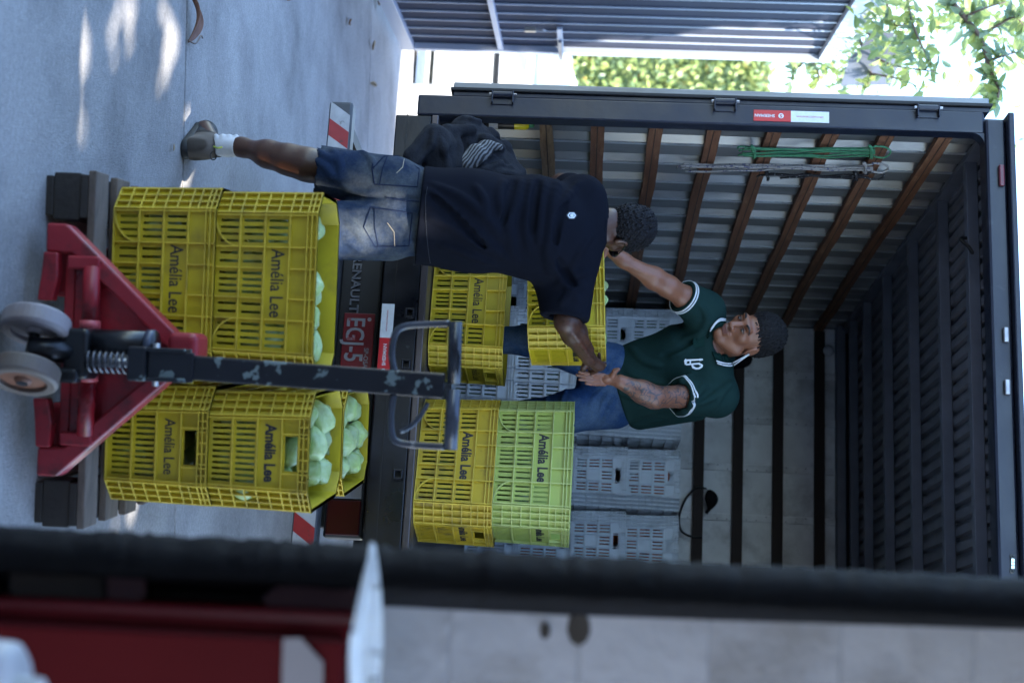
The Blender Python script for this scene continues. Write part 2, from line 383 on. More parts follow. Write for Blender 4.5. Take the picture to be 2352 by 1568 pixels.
# roof: corrugated sheet and cross beams
b = MB(); x = -2.345; pr = []
while x < -0.2:
    pr += [(x, 3.200), (x+0.035, 3.200), (x+0.042, 3.222), (x+0.062, 3.222)]; x += 0.07
for (xa, za), (xb, zb) in zip(pr[:-1], pr[1:]):
    b.quad((xa, YR+0.09, za), (xb, YR+0.09, zb), (xb, 8.82, zb), (xa, 8.82, za))
b.build('roof_sheet', M_roofsheet, truck)
MB().box((XL+.01, YR+0.12, 3.225), (XR-.01, 8.86, 3.24)).build('roof_skin', M_tpaint, truck)
for y in (5.83, 6.32, 6.92, 7.53, 8.08, 8.5):
    MB().box((-2.33, y, 3.150), (-0.2, y+0.048, 3.199)).build('roof_beam', M_beam, truck, bevel=0.004)
MB().box((-2.345, YR+0.08, 3.145), (-2.32, 8.8, 3.205)).build('roof_rail', M_beam, truck)
p = aty(2238, 545, 5.80)
MB().tube(bez([(p[0], 5.815, 3.14), (p[0]+.01, 5.80, 3.115), (p[0]+.03, 5.79, 3.125), (p[0]+.05, 5.78, 3.14), (p[0]+.085, 5.77, 3.155)], 4), [.008]*16+[.003], n=6).build('wire_knot', M_rubber, truck)
# open rear door folded flat along the left side, three hinges
door = MB().box((-2.475, YR+0.012, 0.955), (-2.447, YR+1.12, 3.165)).build('rear_door', M_alu, truck, bevel=0.004)
door['label'] = 'rear door folded back along the left side, seen edge on'
MB().box((-2.446, YR-0.004, 0.945), (-2.432, YR+1.1, 3.175)).build('door_gasket', M_rubber, door, bevel=0.003)
MB().box((-2.431, YR+0.01, 0.955), (-2.4115, YR+1.08, 3.165)).build('door_frame', M_tpaint, door, bevel=0.003)
for z in (1.165, 2.085, 2.911):
    h = MB().box((-2.42, YR-0.006, z-0.0455), (-2.372, YR-0.001, z+0.0455)).build('hinge', M_tpaint, truck, bevel=0.002)
    for zz in (z-.046, z+.040): MB().box((-2.425, YR-0.028, zz), (-2.372, YR-0.0065, zz+.006)).build('hinge_lug', M_tpaint, h, bevel=0.002)
    MB().tube([(-2.412, YR-0.016, z-0.039), (-2.412, YR-0.016, z+0.039)], 0.013, n=12).build('hinge_barrel', M_tpaint, h, smooth=False)
    MB().tube([(-2.412, YR-0.016, z-0.056), (-2.412, YR-0.016, z+0.058)], 0.007, n=8).build('hinge_pin', M_steel, h)
# reflective strips
def strip(parent, x0, x1, z0, z1, y, flip, logo):
    s_ = MB().box((x0, y-0.003, z0), (x1, y, z1)).build('reflective_strip', M_red, parent)
    return s_
pA = aty(1904, 262, YR); pB = aty(1731, 258, YR); 
zr0, zr1 = pB[2], pA[2]; zm = zr0+(zr1-zr0)*0.495
xa, xb = -2.385, -2.337
s1 = MB().box((xa, YR-0.003, zr0), (xb, YR+.001, zm)).build('reflective_strip', M_red, truck)
s2 = MB().box((xa, YR-0.003, zm), (xb, YR+.001, zr1)).build('reflective_strip', M_white, truck)
tm = place_mesh(text_mesh('SHERMAN', 0.0185, offset=0.0003), ((xa+xb)/2, YR-0.0036, zr0+0.045), (0, 0, -1), (1, 0, 0)); link('lettering', tm, M_white, s1)
MB().lathe([(0.0, 0), (0.011, 0)], M=Matrix.Translation(((xa+xb)/2, YR-0.0036, zr0+0.112)) @ Matrix.Rotation(R(90), 4, 'X'), n=16).build('logo_disc', M_white, s1)
tm = place_mesh(text_mesh('S', 0.02, offset=0.0006), ((xa+xb)/2, YR-0.0042, zr0+0.112), (0, 0, -1), (1, 0, 0)); link('logo_letter', tm, M_red, s1)
tm = place_mesh(text_mesh('APROVADO DENATRAN', 0.010), ((xa+xb)/2, YR-0.0036, (zm+zr1)/2), (0, 0, -1), (1, 0, 0)); link('lettering', tm, M_red, s2)
q0 = aty(896, 698, YR); q1 = aty(872, 775, YR); q2 = aty(868, 862, YR)
z0, z1 = 0.727, 0.777
s1 = MB().box((q0[0], YR-0.002, z0), (q1[0], YR+.005, z1)).build('reflective_strip', M_white, truck)
s2 = MB().box((q1[0], YR-0.002, z0), (q2[0]+.005, YR+.005, z1)).build('reflective_strip', M_red, truck)
cx = (q1[0]+q2[0])/2
tm = place_mesh(text_mesh('SHERMAN', 0.020, offset=0.0003), (cx-0.008, YR-0.0028, (z0+z1)/2), (-1, 0, 0), (0, 0, -1)); link('lettering', tm, M_white, s2)
MB().lathe([(0.0, 0), (0.009, 0)], M=Matrix.Translation((cx+0.058, YR-0.0028, (z0+z1)/2)) @ Matrix.Rotation(R(90), 4, 'X'), n=16).build('logo_disc', M_white, s2)
tm = place_mesh(text_mesh('APROVADO DENATRAN', 0.008), ((q0[0]+q1[0])/2, YR-0.0028, (z0+z1)/2), (-1, 0, 0), (0, 0, -1)); link('lettering', tm, M_red, s1)
# lashing rings on the sill
for px, py in ((945, 721), (935, 838), (925, 1090)):
    p = aty(px, py, YR-0.004)
    b = MB(); z = 0.835
    b.box((p[0]-0.020, YR-0.026, z-0.004), (p[0]-0.012, YR+0.01, z+0.026)); b.box((p[0]+0.012, YR-0.026, z-0.004), (p[0]+0.020, YR+0.01, z+0.026))
    b.box((p[0]-0.020, YR-0.026, z+0.018), (p[0]+0.020, YR+0.006, z+0.026)); b.box((p[0]-0.020, YR-0.026, z-0.012), (p[0]+0.020, YR-0.018, z-0.003))
    b.build('lashing_eye', M_tworn, truck, bevel=0.003)
# underside: cross member, plate carrier with RENAULT letters, number plate
MB().box((-1.99, YR+0.13, 0.52), (-0.60, YR+0.26, 0.72)).build('cross_member', M_dark, truck, bevel=0.01)
MB().box((-1.88, YR+0.09, 0.53), (-0.85, YR+0.125, 0.705)).build('plate_carrier', M_dark, truck, bevel=0.012)
e0 = aty(812, 600, YR+0.085); e1 = aty(797, 708, YR+0.085)
tm = place_mesh(text_mesh('RENAULT', 0.052, offset=0.0011, extrude=0.002, sx=1.10, align='RIGHT'), (-1.475, YR+0.0855, 0.596), (1, 0, 0), (0, 0, 1)); link('lettering', tm, mat('satin_chrome', (0.16, 0.165, 0.18), rough=0.3, metal=0.8), truck)
pl = MB().box((-1.472, YR+0.074, 0.563), (-1.072, YR+0.080, 0.690)).build('number_plate', mat('plate_red', (0.11, 0.004, 0.006), rough=0.35, var=0.2, vscale=8, bump=0.2, bscale=12), truck, bevel=0.02)
M_platelet = mat('plate_letter', (0.16, 0.16, 0.17), rough=0.5, var=0.2, vscale=20, col2=(0.2, 0.02, 0.02), c2amt=0.8, c2scale=22, c2lo=0.58, c2hi=0.63)
tm = place_mesh(text_mesh('EGJ-5', 0.105, offset=0.0016, extrude=0.0008, sx=.78, align='LEFT'), (-1.455, YR+0.0725, 0.610), (1, 0, 0), (0, 0, 1)); link('lettering', tm, M_platelet, pl)
tm = place_mesh(text_mesh('SP-OSASCO', 0.026, offset=0.0004), (-1.26, YR+0.0725, 0.664), (1, 0, 0), (0, 0, 1)); link('lettering', tm, M_platelet, pl)
MB().lathe([(0, 0), (.008, 0), (.009, .004)], M=Matrix.Translation((-1.447, YR+0.0722, 0.668)) @ Matrix.Rotation(R(-90), 4, 'X'), n=10).build('plate_screw', M_steel, pl)
# rear under-run bumper with red and white chevrons
zb0, zb1 = 0.435, 0.535
bp_ = MB().box((-2.375, YR+0.02, zb0), (-0.165, YR+0.11, zb1)).build('bumper', mat('bumper_paint', (0.05, 0.055, 0.065), rough=0.4, var=0.2), truck, bevel=0.012)
M_chevw = mat('chevron_white', (0.36, 0.36, 0.37), rough=0.45, var=0.25, vscale=18, col2=(0.06, 0.06, 0.06), c2amt=0.85, c2scale=12, c2lo=0.63, c2hi=0.68)
M_chevr = mat('chevron_red', (0.30, 0.018, 0.022), rough=0.45, var=0.2, vscale=18, col2=(0.05, 0.03, 0.03), c2amt=0.7, c2scale=12, c2lo=0.63, c2hi=0.68)
x = -2.37; k = 0; w = 0.075; dz = zb1-zb0-0.016
while x < -0.27:
    pts = [(x, YR+0.0165, zb0+.008), (x+w, YR+0.0165, zb0+.008), (x+w+dz*.7, YR+0.0165, zb0+.008+dz), (x+dz*.7, YR+0.0165, zb0+.008+dz)]
    c = MB().prism(pts, (0, 0.003, 0)).build('chevron', M_chevr if k % 2 else M_chevw, bp_)
    if k in (2, 4): 
        tm = place_mesh(text_mesh('DM', 0.022, offset=0.0006), (x+w/2+dz*.35, YR+0.0158, (zb0+zb1)/2), (1, 0, 0), (0, 0, 1)); link('lettering', tm, M_chevw, bp_)
    x += w; k += 1
MB().box((-2.36, YR+0.12, 0.42), (-2.30, YR+0.9, 0.50)).build('bumper_bracket', M_dark, bp_)
# tail lights
for x0 in (-0.86, -2.15):
    t = MB().box((x0, YR+0.10, 0.545), (x0+0.30, YR+0.17, 0.70)).build('tail_light', M_dark, truck, bevel=0.01)
    MB().box((x0+.012, YR+0.088, 0.555), (x0+0.145, YR+0.099, 0.69)).build('clear_lens', mat('clear_lens', (0.14, 0.14, 0.15), rough=0.12), t, bevel=0.006)
    MB().box((x0+.15, YR+0.088, 0.555), (x0+0.29, YR+0.099, 0.69)).build('red_lens', mat('red_lens', (0.03, 0.002, 0.003), rough=0.3, spec=.2), t, bevel=0.006)
# chassis rails, axle and wheels
for x0 in (-1.72, -0.92): MB().box((x0, YR+0.27, 0.55), (x0+0.09, 11.4, 0.73)).build('chassis_rail', M_dark, truck)
MB().tube([(-2.25, 7.9, 0.36), (-0.29, 7.9, 0.36)], 0.06, n=10).build('rear_axle', M_dark, truck)
for x0 in (-2.36, -2.12, -0.42, -0.18):
    w_ = MB().lathe([(0.20, -.09), (0.33, -.09), (0.355, -.06), (0.355, .06), (0.33, .09), (0.20, .09)], M=Matrix.Translation((x0, 7.9, 0.353)) @ Matrix.Rotation(R(90), 4, 'Y'), n=28).build('wheel', M_rubber, truck, smooth=False)
    MB().lathe([(0.0, -.05), (0.20, -.05), (0.20, .05), (0.0, .05)], M=Matrix.Translation((x0, 7.9, 0.353)) @ Matrix.Rotation(R(90), 4, 'Y'), n=20).build('rim', M_steel, w_)
MB().box((-2.2, 9.05, 0.5), (-0.34, 11.3, 2.35)).build('cab', M_tpaint, truck, bevel=0.12, segs=4)
# ================================================================== CRATES
CH = 0.31
def crate_geo(kind):
    hl, hw, cf, rib, th = 0.266, 0.168, 0.062, 0.012, 0.003
    dr = 0.007
    def oct_(ins):
        a, b_ = hl-ins, hw-ins; c = cf
        return [(-a+c, -b_), (a-c, -b_), (a, -b_+c), (a, b_-c), (a-c, b_), (-a+c, b_), (-a, b_-c), (-a, -b_+c)]
    bot, top = oct_(dr), oct_(0.0)
    body, ribs = MB(), MB()
    rows = [0.010, 0.080, 0.154, 0.228, 0.280, 0.292, CH]
    labels = []
    for k in range(8):
        b0, b1 = Vector((*bot[k], 0)), Vector((*bot[(k+1) % 8], 0)); t0, t1 = Vector((*top[k], CH)), Vector((*top[(k+1) % 8], CH))
        W = (t1-t0).length; e = (t1-t0).normalized(); nrm = e.cross(Vector((0, 0, 1)))
        typ = {0: 'long', 4: 'long', 2: 'short', 6: 'short'}.get(k, 'cham')
        def P(s, z, dep=0.0):
            f = z/CH; a = b0.lerp(t0, f); c = b1.lerp(t1, f)
            return a.lerp(c, s) + nrm*dep
        holes = []
        if typ == 'long': bays = [0, .235, .39, .61, .765, 1.0]
        elif typ == 'short': bays = [0, 1.0] if kind == 'y' else [0, .33, .67, 1.0]
        else: bays = [0, .34, .67, 1.0]
        if typ != 'cham':
            for r_ in range(3):
                for bi in range(len(bays)-1):
                    s0, s1 = bays[bi]*W, bays[bi+1]*W
                    if kind == 'y':
                        if r_ == 2 and (typ == 'short' or bi in (1, 2, 3)): continue
                    else:
                        if r_ == 1 and typ == 'short' and bi == 1: continue
                        if r_ == 1 and typ == 'long' and bi == 2: continue
                    n = max(2, int((s1-s0-0.014)/0.0165)); 
                    for j in range(n):
                        c = s0+0.007+(s1-s0-0.014)*(j+.5)/n
                        holes.append((c-0.0040, c+0.0040, rows[r_]+0.009, rows[r_+1]-0.008))
            if typ == 'short': holes.append((W/2-0.052, W/2+0.052, 0.236, 0.273) if kind == 'y' else (W/2-0.045, W/2+0.045, 0.240, 0.270))
        ss = sorted({0.0, W} | {h[0] for h in holes} | {h[1] for h in holes}); zs = sorted({0.0, CH} | {h[2] for h in holes} | {h[3] for h in holes})
        ns, nz = len(ss)-1, len(zs)-1
        solid = np.ones((ns, nz), bool)
        for h in holes:
            i0, i1 = ss.index(h[0]), ss.index(h[1]); j0, j1 = zs.index(h[2]), zs.index(h[3]); solid[i0:i1, j0:j1] = False
        # merge runs of cells along z so that the mesh stays small
        for i in range(ns):
            j = 0
            while j < nz:
                if not solid[i, j]: j += 1; continue
                j1 = j
                while j1+1 < nz and solid[i, j1+1]: j1 += 1
                a, c, z0, z1 = ss[i]/W, ss[i+1]/W, zs[j], zs[j1+1]
                body.quad(P(a, z0), P(c, z0), P(c, z1), P(a, z1)); body.quad(P(c, z0, -th), P(a, z0, -th), P(a, z1, -th), P(c, z1, -th))
                j = j1+1
        for h in holes:
            a, c, z0, z1 = h[0]/W, h[1]/W, h[2], h[3]
            for (s0, q0, s1, q1) in ((a, z0, a, z1), (c, z1, c, z0), (a, z1, c, z1), (c, z0, a, z0)):
                body.quad(P(s0, q0), P(s1, q1), P(s1, q1, -th), P(s0, q0, -th))
        def hrib(z, s0=0.0, s1=1.0, dep=rib, t=0.0032):
            if typ == 'cham': s0, s1 = -0.03, 1.03
            A = [P(s0, z-t/2), P(s1, z-t/2), P(s1, z+t/2), P(s0, z+t/2)]; Bq = [p+nrm*dep for p in A]
            if s0 <= 0 and typ != 'cham':
                kx = 0.41*dep/W; Bq[0] = P(s0-kx, z-t/2, dep); Bq[3] = P(s0-kx, z+t/2, dep)
            if s1 >= 1 and typ != 'cham':
                kx = 0.41*dep/W; Bq[1] = P(s1+kx, z-t/2, dep); Bq[2] = P(s1+kx, z+t/2, dep)
            ribs.quad(*Bq); ribs.quad(A[0], A[1], Bq[1], Bq[0]); ribs.quad(A[2], A[3], Bq[3], Bq[2]); ribs.quad(A[1], A[2], Bq[2], Bq[1]); ribs.quad(A[3], A[0], Bq[0], Bq[3])
        def vrib(s, z0, z1, dep=rib, t=0.0032):
            d = t/2/W
            A = [P(s-d, z0), P(s+d, z0), P(s+d, z1), P(s-d, z1)]; Bq = [p+nrm*dep for p in A]
            ribs.quad(*Bq); ribs.quad(A[0], A[1], Bq[1], Bq[0]); ribs.quad(A[2], A[3], Bq[3], Bq[2]); ribs.quad(A[1], A[2], Bq[2], Bq[1]); ribs.quad(A[3], A[0], Bq[0], Bq[3])
        zr = [0.003]+rows[1:4]+[0.280, 0.293, CH-0.0016]
        for z in zr: hrib(z)
        if typ == 'cham':
            for z in (0.042, 0.117, 0.191, 0.254): hrib(z)
        for bi, s in enumerate(bays):
            if typ == 'long' and kind == 'y' and bi in (2, 3): vrib(s, 0.003, 0.154); vrib(s, 0.228, CH)
            else: vrib(min(max(s, .001), .999), 0.003, CH)
        if typ == 'short':
            for s in np.linspace(0.12, .88, 6): vrib(s, 0.280, CH)
            if kind == 'y':
                for s in (.22, .78): vrib(s, 0.228, CH)
        if typ == 'long' and kind == 'y':        # curved corner ribs
            for sg in (0, 1):
                pts = []
                for a in np.linspace(0, math.pi/2, 9):
                    s = 0.235*math.sin(a); z = 0.004+0.150*(1-math.cos(a))*0.5+0.0
                    pts.append((s if sg == 0 else 1-s, 0.004+0.074*(1-math.cos(a))))
                for q, r_ in zip(pts[:-1], pts[1:]):
                    ribs.bar(P(q[0], q[1], rib*.5), P(r_[0], r_[1], rib*.5), 0.003, rib, up=nrm)
        if typ in ('long', 'short'): labels.append((typ, P(.5, 0.191, 0.0012), e, nrm))
    # base and inner floor, top lip thickness
    body.poly([Vector((*p, 0.0)) for p in reversed(bot)]); body.poly([Vector((*p, 0.006)) for p in bot])
    for k in range(8):
        t0, t1 = Vector((*top[k], CH)), Vector((*top[(k+1) % 8], CH)); e = (t1-t0).normalized(); nrm = e.cross(Vector((0, 0, 1)))
        body.quad(t0+nrm*rib, t1+nrm*rib, t1-nrm*th, t0-nrm*th)
    return body, ribs, labels

GEO = {}
for kd in ('y', 'g'):
    bd, rb, lb = crate_geo(kd)
    GEO[kd] = (bd.mesh('crate_body', fix=False), rb.mesh('crate_ribs', fix=False), lb)
M_ylw = mat('yellow_crate_plastic', (0.42, 0.315, 0.010), rough=0.45, var=0.14, vscale=5, col2=(0.15, 0.105, 0.025), c2amt=0.6, c2scale=7, c2lo=0.50, c2hi=0.74, spec=0.45)
M_ylb = mat('bright_yellow_crate_plastic', (0.50, 0.395, 0.016), rough=0.42, var=0.12, vscale=5, col2=(0.25, 0.18, 0.04), c2amt=0.5, c2scale=8, c2lo=0.56, c2hi=0.76, spec=0.45)
M_yld = mat('dirty_yellow_crate_plastic', (0.46, 0.32, 0.014), rough=0.5, var=0.2, vscale=6, col2=(0.07, 0.055, 0.03), c2amt=0.75, c2scale=9, c2lo=0.52, c2hi=0.70, spec=0.4)
M_lime = mat('lime_crate_plastic', (0.36, 0.43, 0.09), rough=0.45, var=0.12, vscale=5, col2=(0.22, 0.24, 0.10), c2amt=0.5, c2scale=8, c2lo=0.56, c2hi=0.76, spec=0.45)
M_gry = mat('grey_crate_plastic', (0.60, 0.64, 0.66), rough=0.5, var=0.10, vscale=5, col2=(0.2, 0.2, 0.2), c2amt=0.4, c2scale=6, c2lo=0.56, c2hi=0.76)
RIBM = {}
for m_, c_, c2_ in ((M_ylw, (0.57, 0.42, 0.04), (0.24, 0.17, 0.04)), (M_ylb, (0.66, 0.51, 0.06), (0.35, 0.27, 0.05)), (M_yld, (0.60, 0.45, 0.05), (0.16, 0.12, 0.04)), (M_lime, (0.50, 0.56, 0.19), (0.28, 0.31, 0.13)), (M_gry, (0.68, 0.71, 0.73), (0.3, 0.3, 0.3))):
    RIBM[m_.name] = mat(m_.name+'_painted_highlight', c_, rough=0.5, var=0.15, vscale=8, col2=c2_, c2amt=.7, c2scale=9, c2lo=.48, c2hi=.7, spec=.4)  # paler rib colour paints in the highlights along the edges
M_ink = mat('black_print', (0.02, 0.018, 0.02), rough=0.6, var=0.25, vscale=30)
TXT = {}
def crate_text(style, size):
    key = (style, size)
    if key not in TXT:
        TXT[key] = text_mesh('Amélia Lee', size, offset={'thin': 0.0004, 'bold': 0.0019}[style]*(size/0.06), sx={'thin': .80, 'bold': .82}[style])
    return TXT[key]
def make_crate(name, label, material, style, loc, rz, kind='y', group=None, tilt=(0, 0)):
    root = empty(name, loc, rz, label, 'crate', group)
    root.rotation_euler = (tilt[0], tilt[1], rz)
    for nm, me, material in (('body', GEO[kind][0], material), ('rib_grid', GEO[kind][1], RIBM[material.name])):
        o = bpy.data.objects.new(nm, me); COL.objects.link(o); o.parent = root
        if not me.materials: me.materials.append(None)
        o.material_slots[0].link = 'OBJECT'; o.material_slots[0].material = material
    if style:
        for typ, p, e, nrm in GEO[kind][2]:
            me = crate_text(style, 0.056 if typ == 'long' else 0.046)
            o = bpy.data.objects.new('lettering', me); COL.objects.link(o); o.parent = root
            if not me.materials: me.materials.append(M_ink)
            Mx = Matrix.Identity(4); y_ = Vector((0, 0, 1))
            for i in range(3):
                Mx[i][0] = e[i]; Mx[i][1] = y_[i]; Mx[i][2] = nrm[i]; Mx[i][3] = p[i]
            o.matrix_local = Mx
    return root

# pallet frame: origin at the front left bottom corner of the front left crate
PA = R(14.5); PO = np.array([-1.40, 3.899, 0.0]); PR_ = np.array([math.cos(PA), math.sin(PA), 0]); PB_ = np.array([-math.sin(PA), math.cos(PA), 0])
def pal(r_, b_, z): return tuple(PO + PR_*r_ + PB_*b_ + np.array([0, 0, z]))
M_pal = mat('pallet_wood', (0.13, 0.10, 0.08), rough=0.85, var=0.3, vscale=5, col2=(0.06, 0.045, 0.035), c2amt=0.7, c2scale=6, c2lo=0.48, c2hi=0.7, bump=0.5, bscale=35, stretch=(1, 6, 6))
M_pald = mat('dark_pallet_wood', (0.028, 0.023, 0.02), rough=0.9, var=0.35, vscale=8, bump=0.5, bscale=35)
pallet = empty('wooden_pallet', pal(0.5, .46, 0), PA, label='weathered wooden pallet under the stacked yellow crates', cat='pallet')
def pbox(name, r0, r1, b0, b1, z0, z1, mt_):
    M_ = Matrix.Translation(PO) @ Matrix.Rotation(PA, 4, 'Z')
    return MB().box((r0, b0, z0), (r1, b1, z1), M=M_).build(name, mt_, pallet, bevel=0.004)
for i in range(7):
    b0 = -0.14+i*0.182; j = random.uniform(-.008, .008)
    pbox('deck_board', -0.012+j, 1.012+j, b0, b0+random.uniform(.10, .13), 0.124, 0.147, M_pal)
for r0 in (-0.01, 0.44, 0.87):
    for b0 in (-0.135, 0.41, 0.95): pbox('block', r0, r0+0.135, b0, b0+0.10, 0.022, 0.100, M_pald)
    pbox('stringer_board', r0+.005, r0+0.13, -0.14, 1.06, 0.101, 0.1235, M_pald)
    pbox('bottom_board', r0+.01, r0+0.125, -0.138, 1.055, 0.0, 0.0215, M_pald)

def on_pal(r0, b0, lv, long_front, dz=0.0, drz=0.0):
    w, d = (0.556, 0.36) if long_front else (0.36, 0.556)
    return pal(r0+w/2, b0+d/2, 0.148+lv*0.302+dz), PA+(0 if long_front else R(90))+drz
GP = 'yellow crates stacked on the pallet'
CR = {}
for nm, r0, b0, lv, lf, mt_, st_, lab in (
    ('A0', 0.0, 0.0, 0, True, M_ylw, 'thin', 'yellow crate at the bottom of the left stack on the pallet'),
    ('A1', 0.004, 0.002, 1, True, M_ylw, 'thin', 'yellow crate of chayotes on top of the left stack on the pallet'),
    ('B0', 0.592, 0.002, 0, False, M_ylw, 'thin', 'yellow crate at the bottom of the front right stack on the pallet'),
    ('B1', 0.598, 0.0, 1, False, M_ylw, 'bold', 'yellow crate with bold lettering on top of the front right stack on the pallet'),
    ('D0', 0.605, 0.575, 0, False, M_ylw, 'thin', 'yellow crate at the back of the pallet, under the rear right crate'),
    ('D1', 0.615, 0.575, 1, False, M_ylw, 'bold', 'yellow crate of chayotes at the rear right of the pallet, nearest the truck')):
    loc, rz = on_pal(r0, b0, lv, lf, drz=R(random.uniform(-.6, .6)))
    CR[nm] = make_crate('plastic_crate', lab, mt_, st_, loc, rz, group=GP)
GT = 'crates standing in the back of the truck'
CR['YL'] = make_crate('plastic_crate', 'yellow crate standing alone on the truck bed, below the held crate', M_ylb, 'thin', (-1.555, 5.84, 0.904), R(-6), group=GT)
CR['YR'] = make_crate('plastic_crate', 'dirty yellow crate with bold lettering on the truck bed, under the lime green crate', M_yld, 'bold', (-0.865, 5.735, 0.904), R(-14), group=GT)
CR['LG'] = make_crate('plastic_crate', 'lime green crate with bold lettering, stacked on the dirty yellow crate', M_lime, 'bold', (-0.885, 5.80, 0.904+0.303), R(-12), group=GT)
CR['HD'] = make_crate('plastic_crate', 'bright yellow crate of chayotes held up between the two men', M_ylb, 'bold', (-1.60, 5.66, 1.312), R(-5), group=None, tilt=(R(2), R(-3)))
# grey crates along the end wall, four high
GG = 'grey crates stacked against the end wall of the truck'
cols = [(-2.06, 8.38, 90), (-1.655, 8.42, 90), (-1.245, 8.44, 90), (-0.865, 8.44, 90), (-0.47, 8.44, 90)]
ordw = ['leftmost', 'second', 'third', 'fourth', 'rightmost']; lvw = ['at the bottom', 'second from bottom', 'second from top', 'at the top']
for ci, (x, y, a) in enumerate(cols):
    for lv in range(4):
        CR['G%d%d' % (ci, lv)] = make_crate('grey_crate', 'grey crate in the %s column along the end wall, %s' % (ordw[ci], lvw[lv]), M_gry, None,
                   (x+random.uniform(-.006, .006), y-0.03+random.uniform(-.01, .01), 0.9+lv*0.302), R(a+random.uniform(-1.2, 1.2)), kind='g', group=GG)
# a few grey crates nearer the door, seen between the yellow ones
for (x, y, lv, a, lab) in ((-1.60, 6.95, 0, 2, 'grey crate of greens on the truck bed behind the yellow crate, lower of two'), (-1.60, 6.96, 1, 4, 'grey crate of greens on the truck bed behind the yellow crate, upper of two'),
                       (-2.0, 7.5, 0, 90, 'grey crate on the truck bed by the slatted left wall, lower of two'), (-2.0, 7.5, 1, 91, 'grey crate on the truck bed by the slatted left wall, upper of two')):
    CR['N%g%d' % (x, lv)] = make_crate('grey_crate', lab, M_gry, None, (x, y, 0.9+lv*0.302), R(a), kind='g', group='grey crates of greens in the middle of the truck bed')

# ------------------------------------------------------------------ chayotes
def chayote_mesh(seed):
    rg = np.random.default_rng(seed)
    bm = bmesh.new(); bmesh.ops.create_icosphere(bm, subdivisions=3, radius=1.0)
    ph = rg.uniform(0, 6)
    for v in bm.verts:
        x, y, z = v.co; a = math.atan2(y, x); rr = math.hypot(x, y)
        fur = 1-0.07*rr*(abs(math.sin(2.5*a+ph))**0.5 < 0.45) - 0.10*math.cos(5*a+ph)*rr
        taper = 1.05-0.42*(z+1)/2*(0.6+0.4*z)
        l = 0.062; w = 0.043
        zz = z*l*(1-0.10*(1-rr)*(z < 0))
        if z < -0.85: zz += 0.008*(abs(z)-.85)/.15
        nz = 1+0.03*math.sin(9*x+ph)*math.cos(8*z+ph)+0.02*math.sin(23*y+3*ph)*math.sin(19*z)
        v.co = (x*w*fur*taper*nz, y*w*fur*taper*nz*1.06, zz*nz)
    me = bpy.data.meshes.new('chayote'); bm.to_mesh(me); bm.free()
    me.polygons.foreach_set('use_smooth', [True]*len(me.polygons)); return me
M_chay = mat('chayote_skin', (0.31, 0.41, 0.13), rough=0.42, var=0.28, vscale=10, col2=(0.46, 0.54, 0.30), c2amt=0.8, c2scale=14, c2lo=0.40, c2hi=0.65, bump=0.4, bscale=45, sss=0.08)
CHM = [chayote_mesh(s) for s in range(5)]
for m_ in CHM: m_.materials.append(M_chay)
def chayote(M_, label, group, s=1.0):
    o = bpy.data.objects.new('chayote', CHM[random.randrange(5)]); COL.objects.link(o)
    o.matrix_world = M_ @ Matrix.Diagonal((s, s, s, 1)); obj_props(o, label, 'vegetable', group); return o
def fill(key, label, zt, n=(4, 3), vis=True, seed=0, heap=True, jz=0.02, color='chay'):
    """one visible layer of chayotes near the rim; the mass under them as one heap"""
    root = CR[key]; Mr = pmat(root); rg = random.Random(seed)
    if vis:
        for i in range(n[0]):
            for j in range(n[1]):
                x = (-0.5+(i+.5)/n[0])*0.47+rg.uniform(-.012, .012); y = (-0.5+(j+.5)/n[1])*0.275+rg.uniform(-.01, .01)
                Ml = Matrix.Translation((x, y, zt+rg.uniform(-jz, jz))) @ Matrix.Rotation(rg.uniform(0, 6.28), 4, 'Z') @ Matrix.Rotation(R(90)+rg.uniform(-.5, .5), 4, 'Y')
                chayote(Mr @ Ml, label, 'chayotes in the '+label.split(' in the ')[1] if ' in the ' in label else label, rg.uniform(.85, 1.15))
    if heap:
        bmh = bmesh.new()
        for k in range(30):
            x = rg.uniform(-.20, .20); y = rg.uniform(-.11, .11); z = rg.uniform(.05, max(.07, zt-.07))
            Ml = Matrix.Translation((x, y, z)) @ Matrix.Rotation(rg.uniform(0, 6.28), 4, 'Z') @ Matrix.Rotation(rg.uniform(0, 3), 4, 'Y')
            bt = bmesh.new(); bmesh.ops.create_icosphere(bt, subdivisions=2, radius=1.0, matrix=Ml @ Matrix.Diagonal((.044, .046, .062, 1)))
            tm_ = bpy.data.meshes.new('x'); bt.to_mesh(tm_); bt.free(); bmh.from_mesh(tm_); bpy.data.meshes.remove(tm_)
        me = bpy.data.meshes.new('heap'); bmh.to_mesh(me); bmh.free(); me.polygons.foreach_set('use_smooth', [True]*len(me.polygons))
        o = bpy.data.objects.new('chayote_heap' if color == 'chay' else 'vegetable_heap', me); COL.objects.link(o); o.matrix_world = Mr
        me.materials.append({'chay': M_chay, 'carrot': M_carrot, 'leaf': M_leafy}[color])
        obj_props(o, {'chay': 'pale green chayotes seen through the crate slots', 'carrot': 'orange carrots seen through the grey crate slots', 'leaf': 'dark green leaves seen through the crate slots'}[color], 'vegetables', 'produce filling the crates', 'stuff')
M_carrot = mat('carrot_skin', (0.50, 0.10, 0.015), rough=0.6, var=0.2, vscale=12)
M_leafy = mat('leafy_greens', (0.05, 0.13, 0.03), rough=0.55, var=0.3, vscale=12)
fill('A1', 'pale green chayote in the top left crate on the pallet', 0.238, (5, 3), seed=1, jz=.03)
fill('B1', 'pale green chayote in the top right crate on the pallet', 0.235, (5, 3), seed=2, jz=.035)
fill('D1', 'pale green chayote in the rear crate on the pallet', 0.25, (5, 3), seed=3, jz=.03)
fill('HD', 'pale green chayote in the crate held up by the men', 0.262, (4, 3), seed=4, jz=.025)
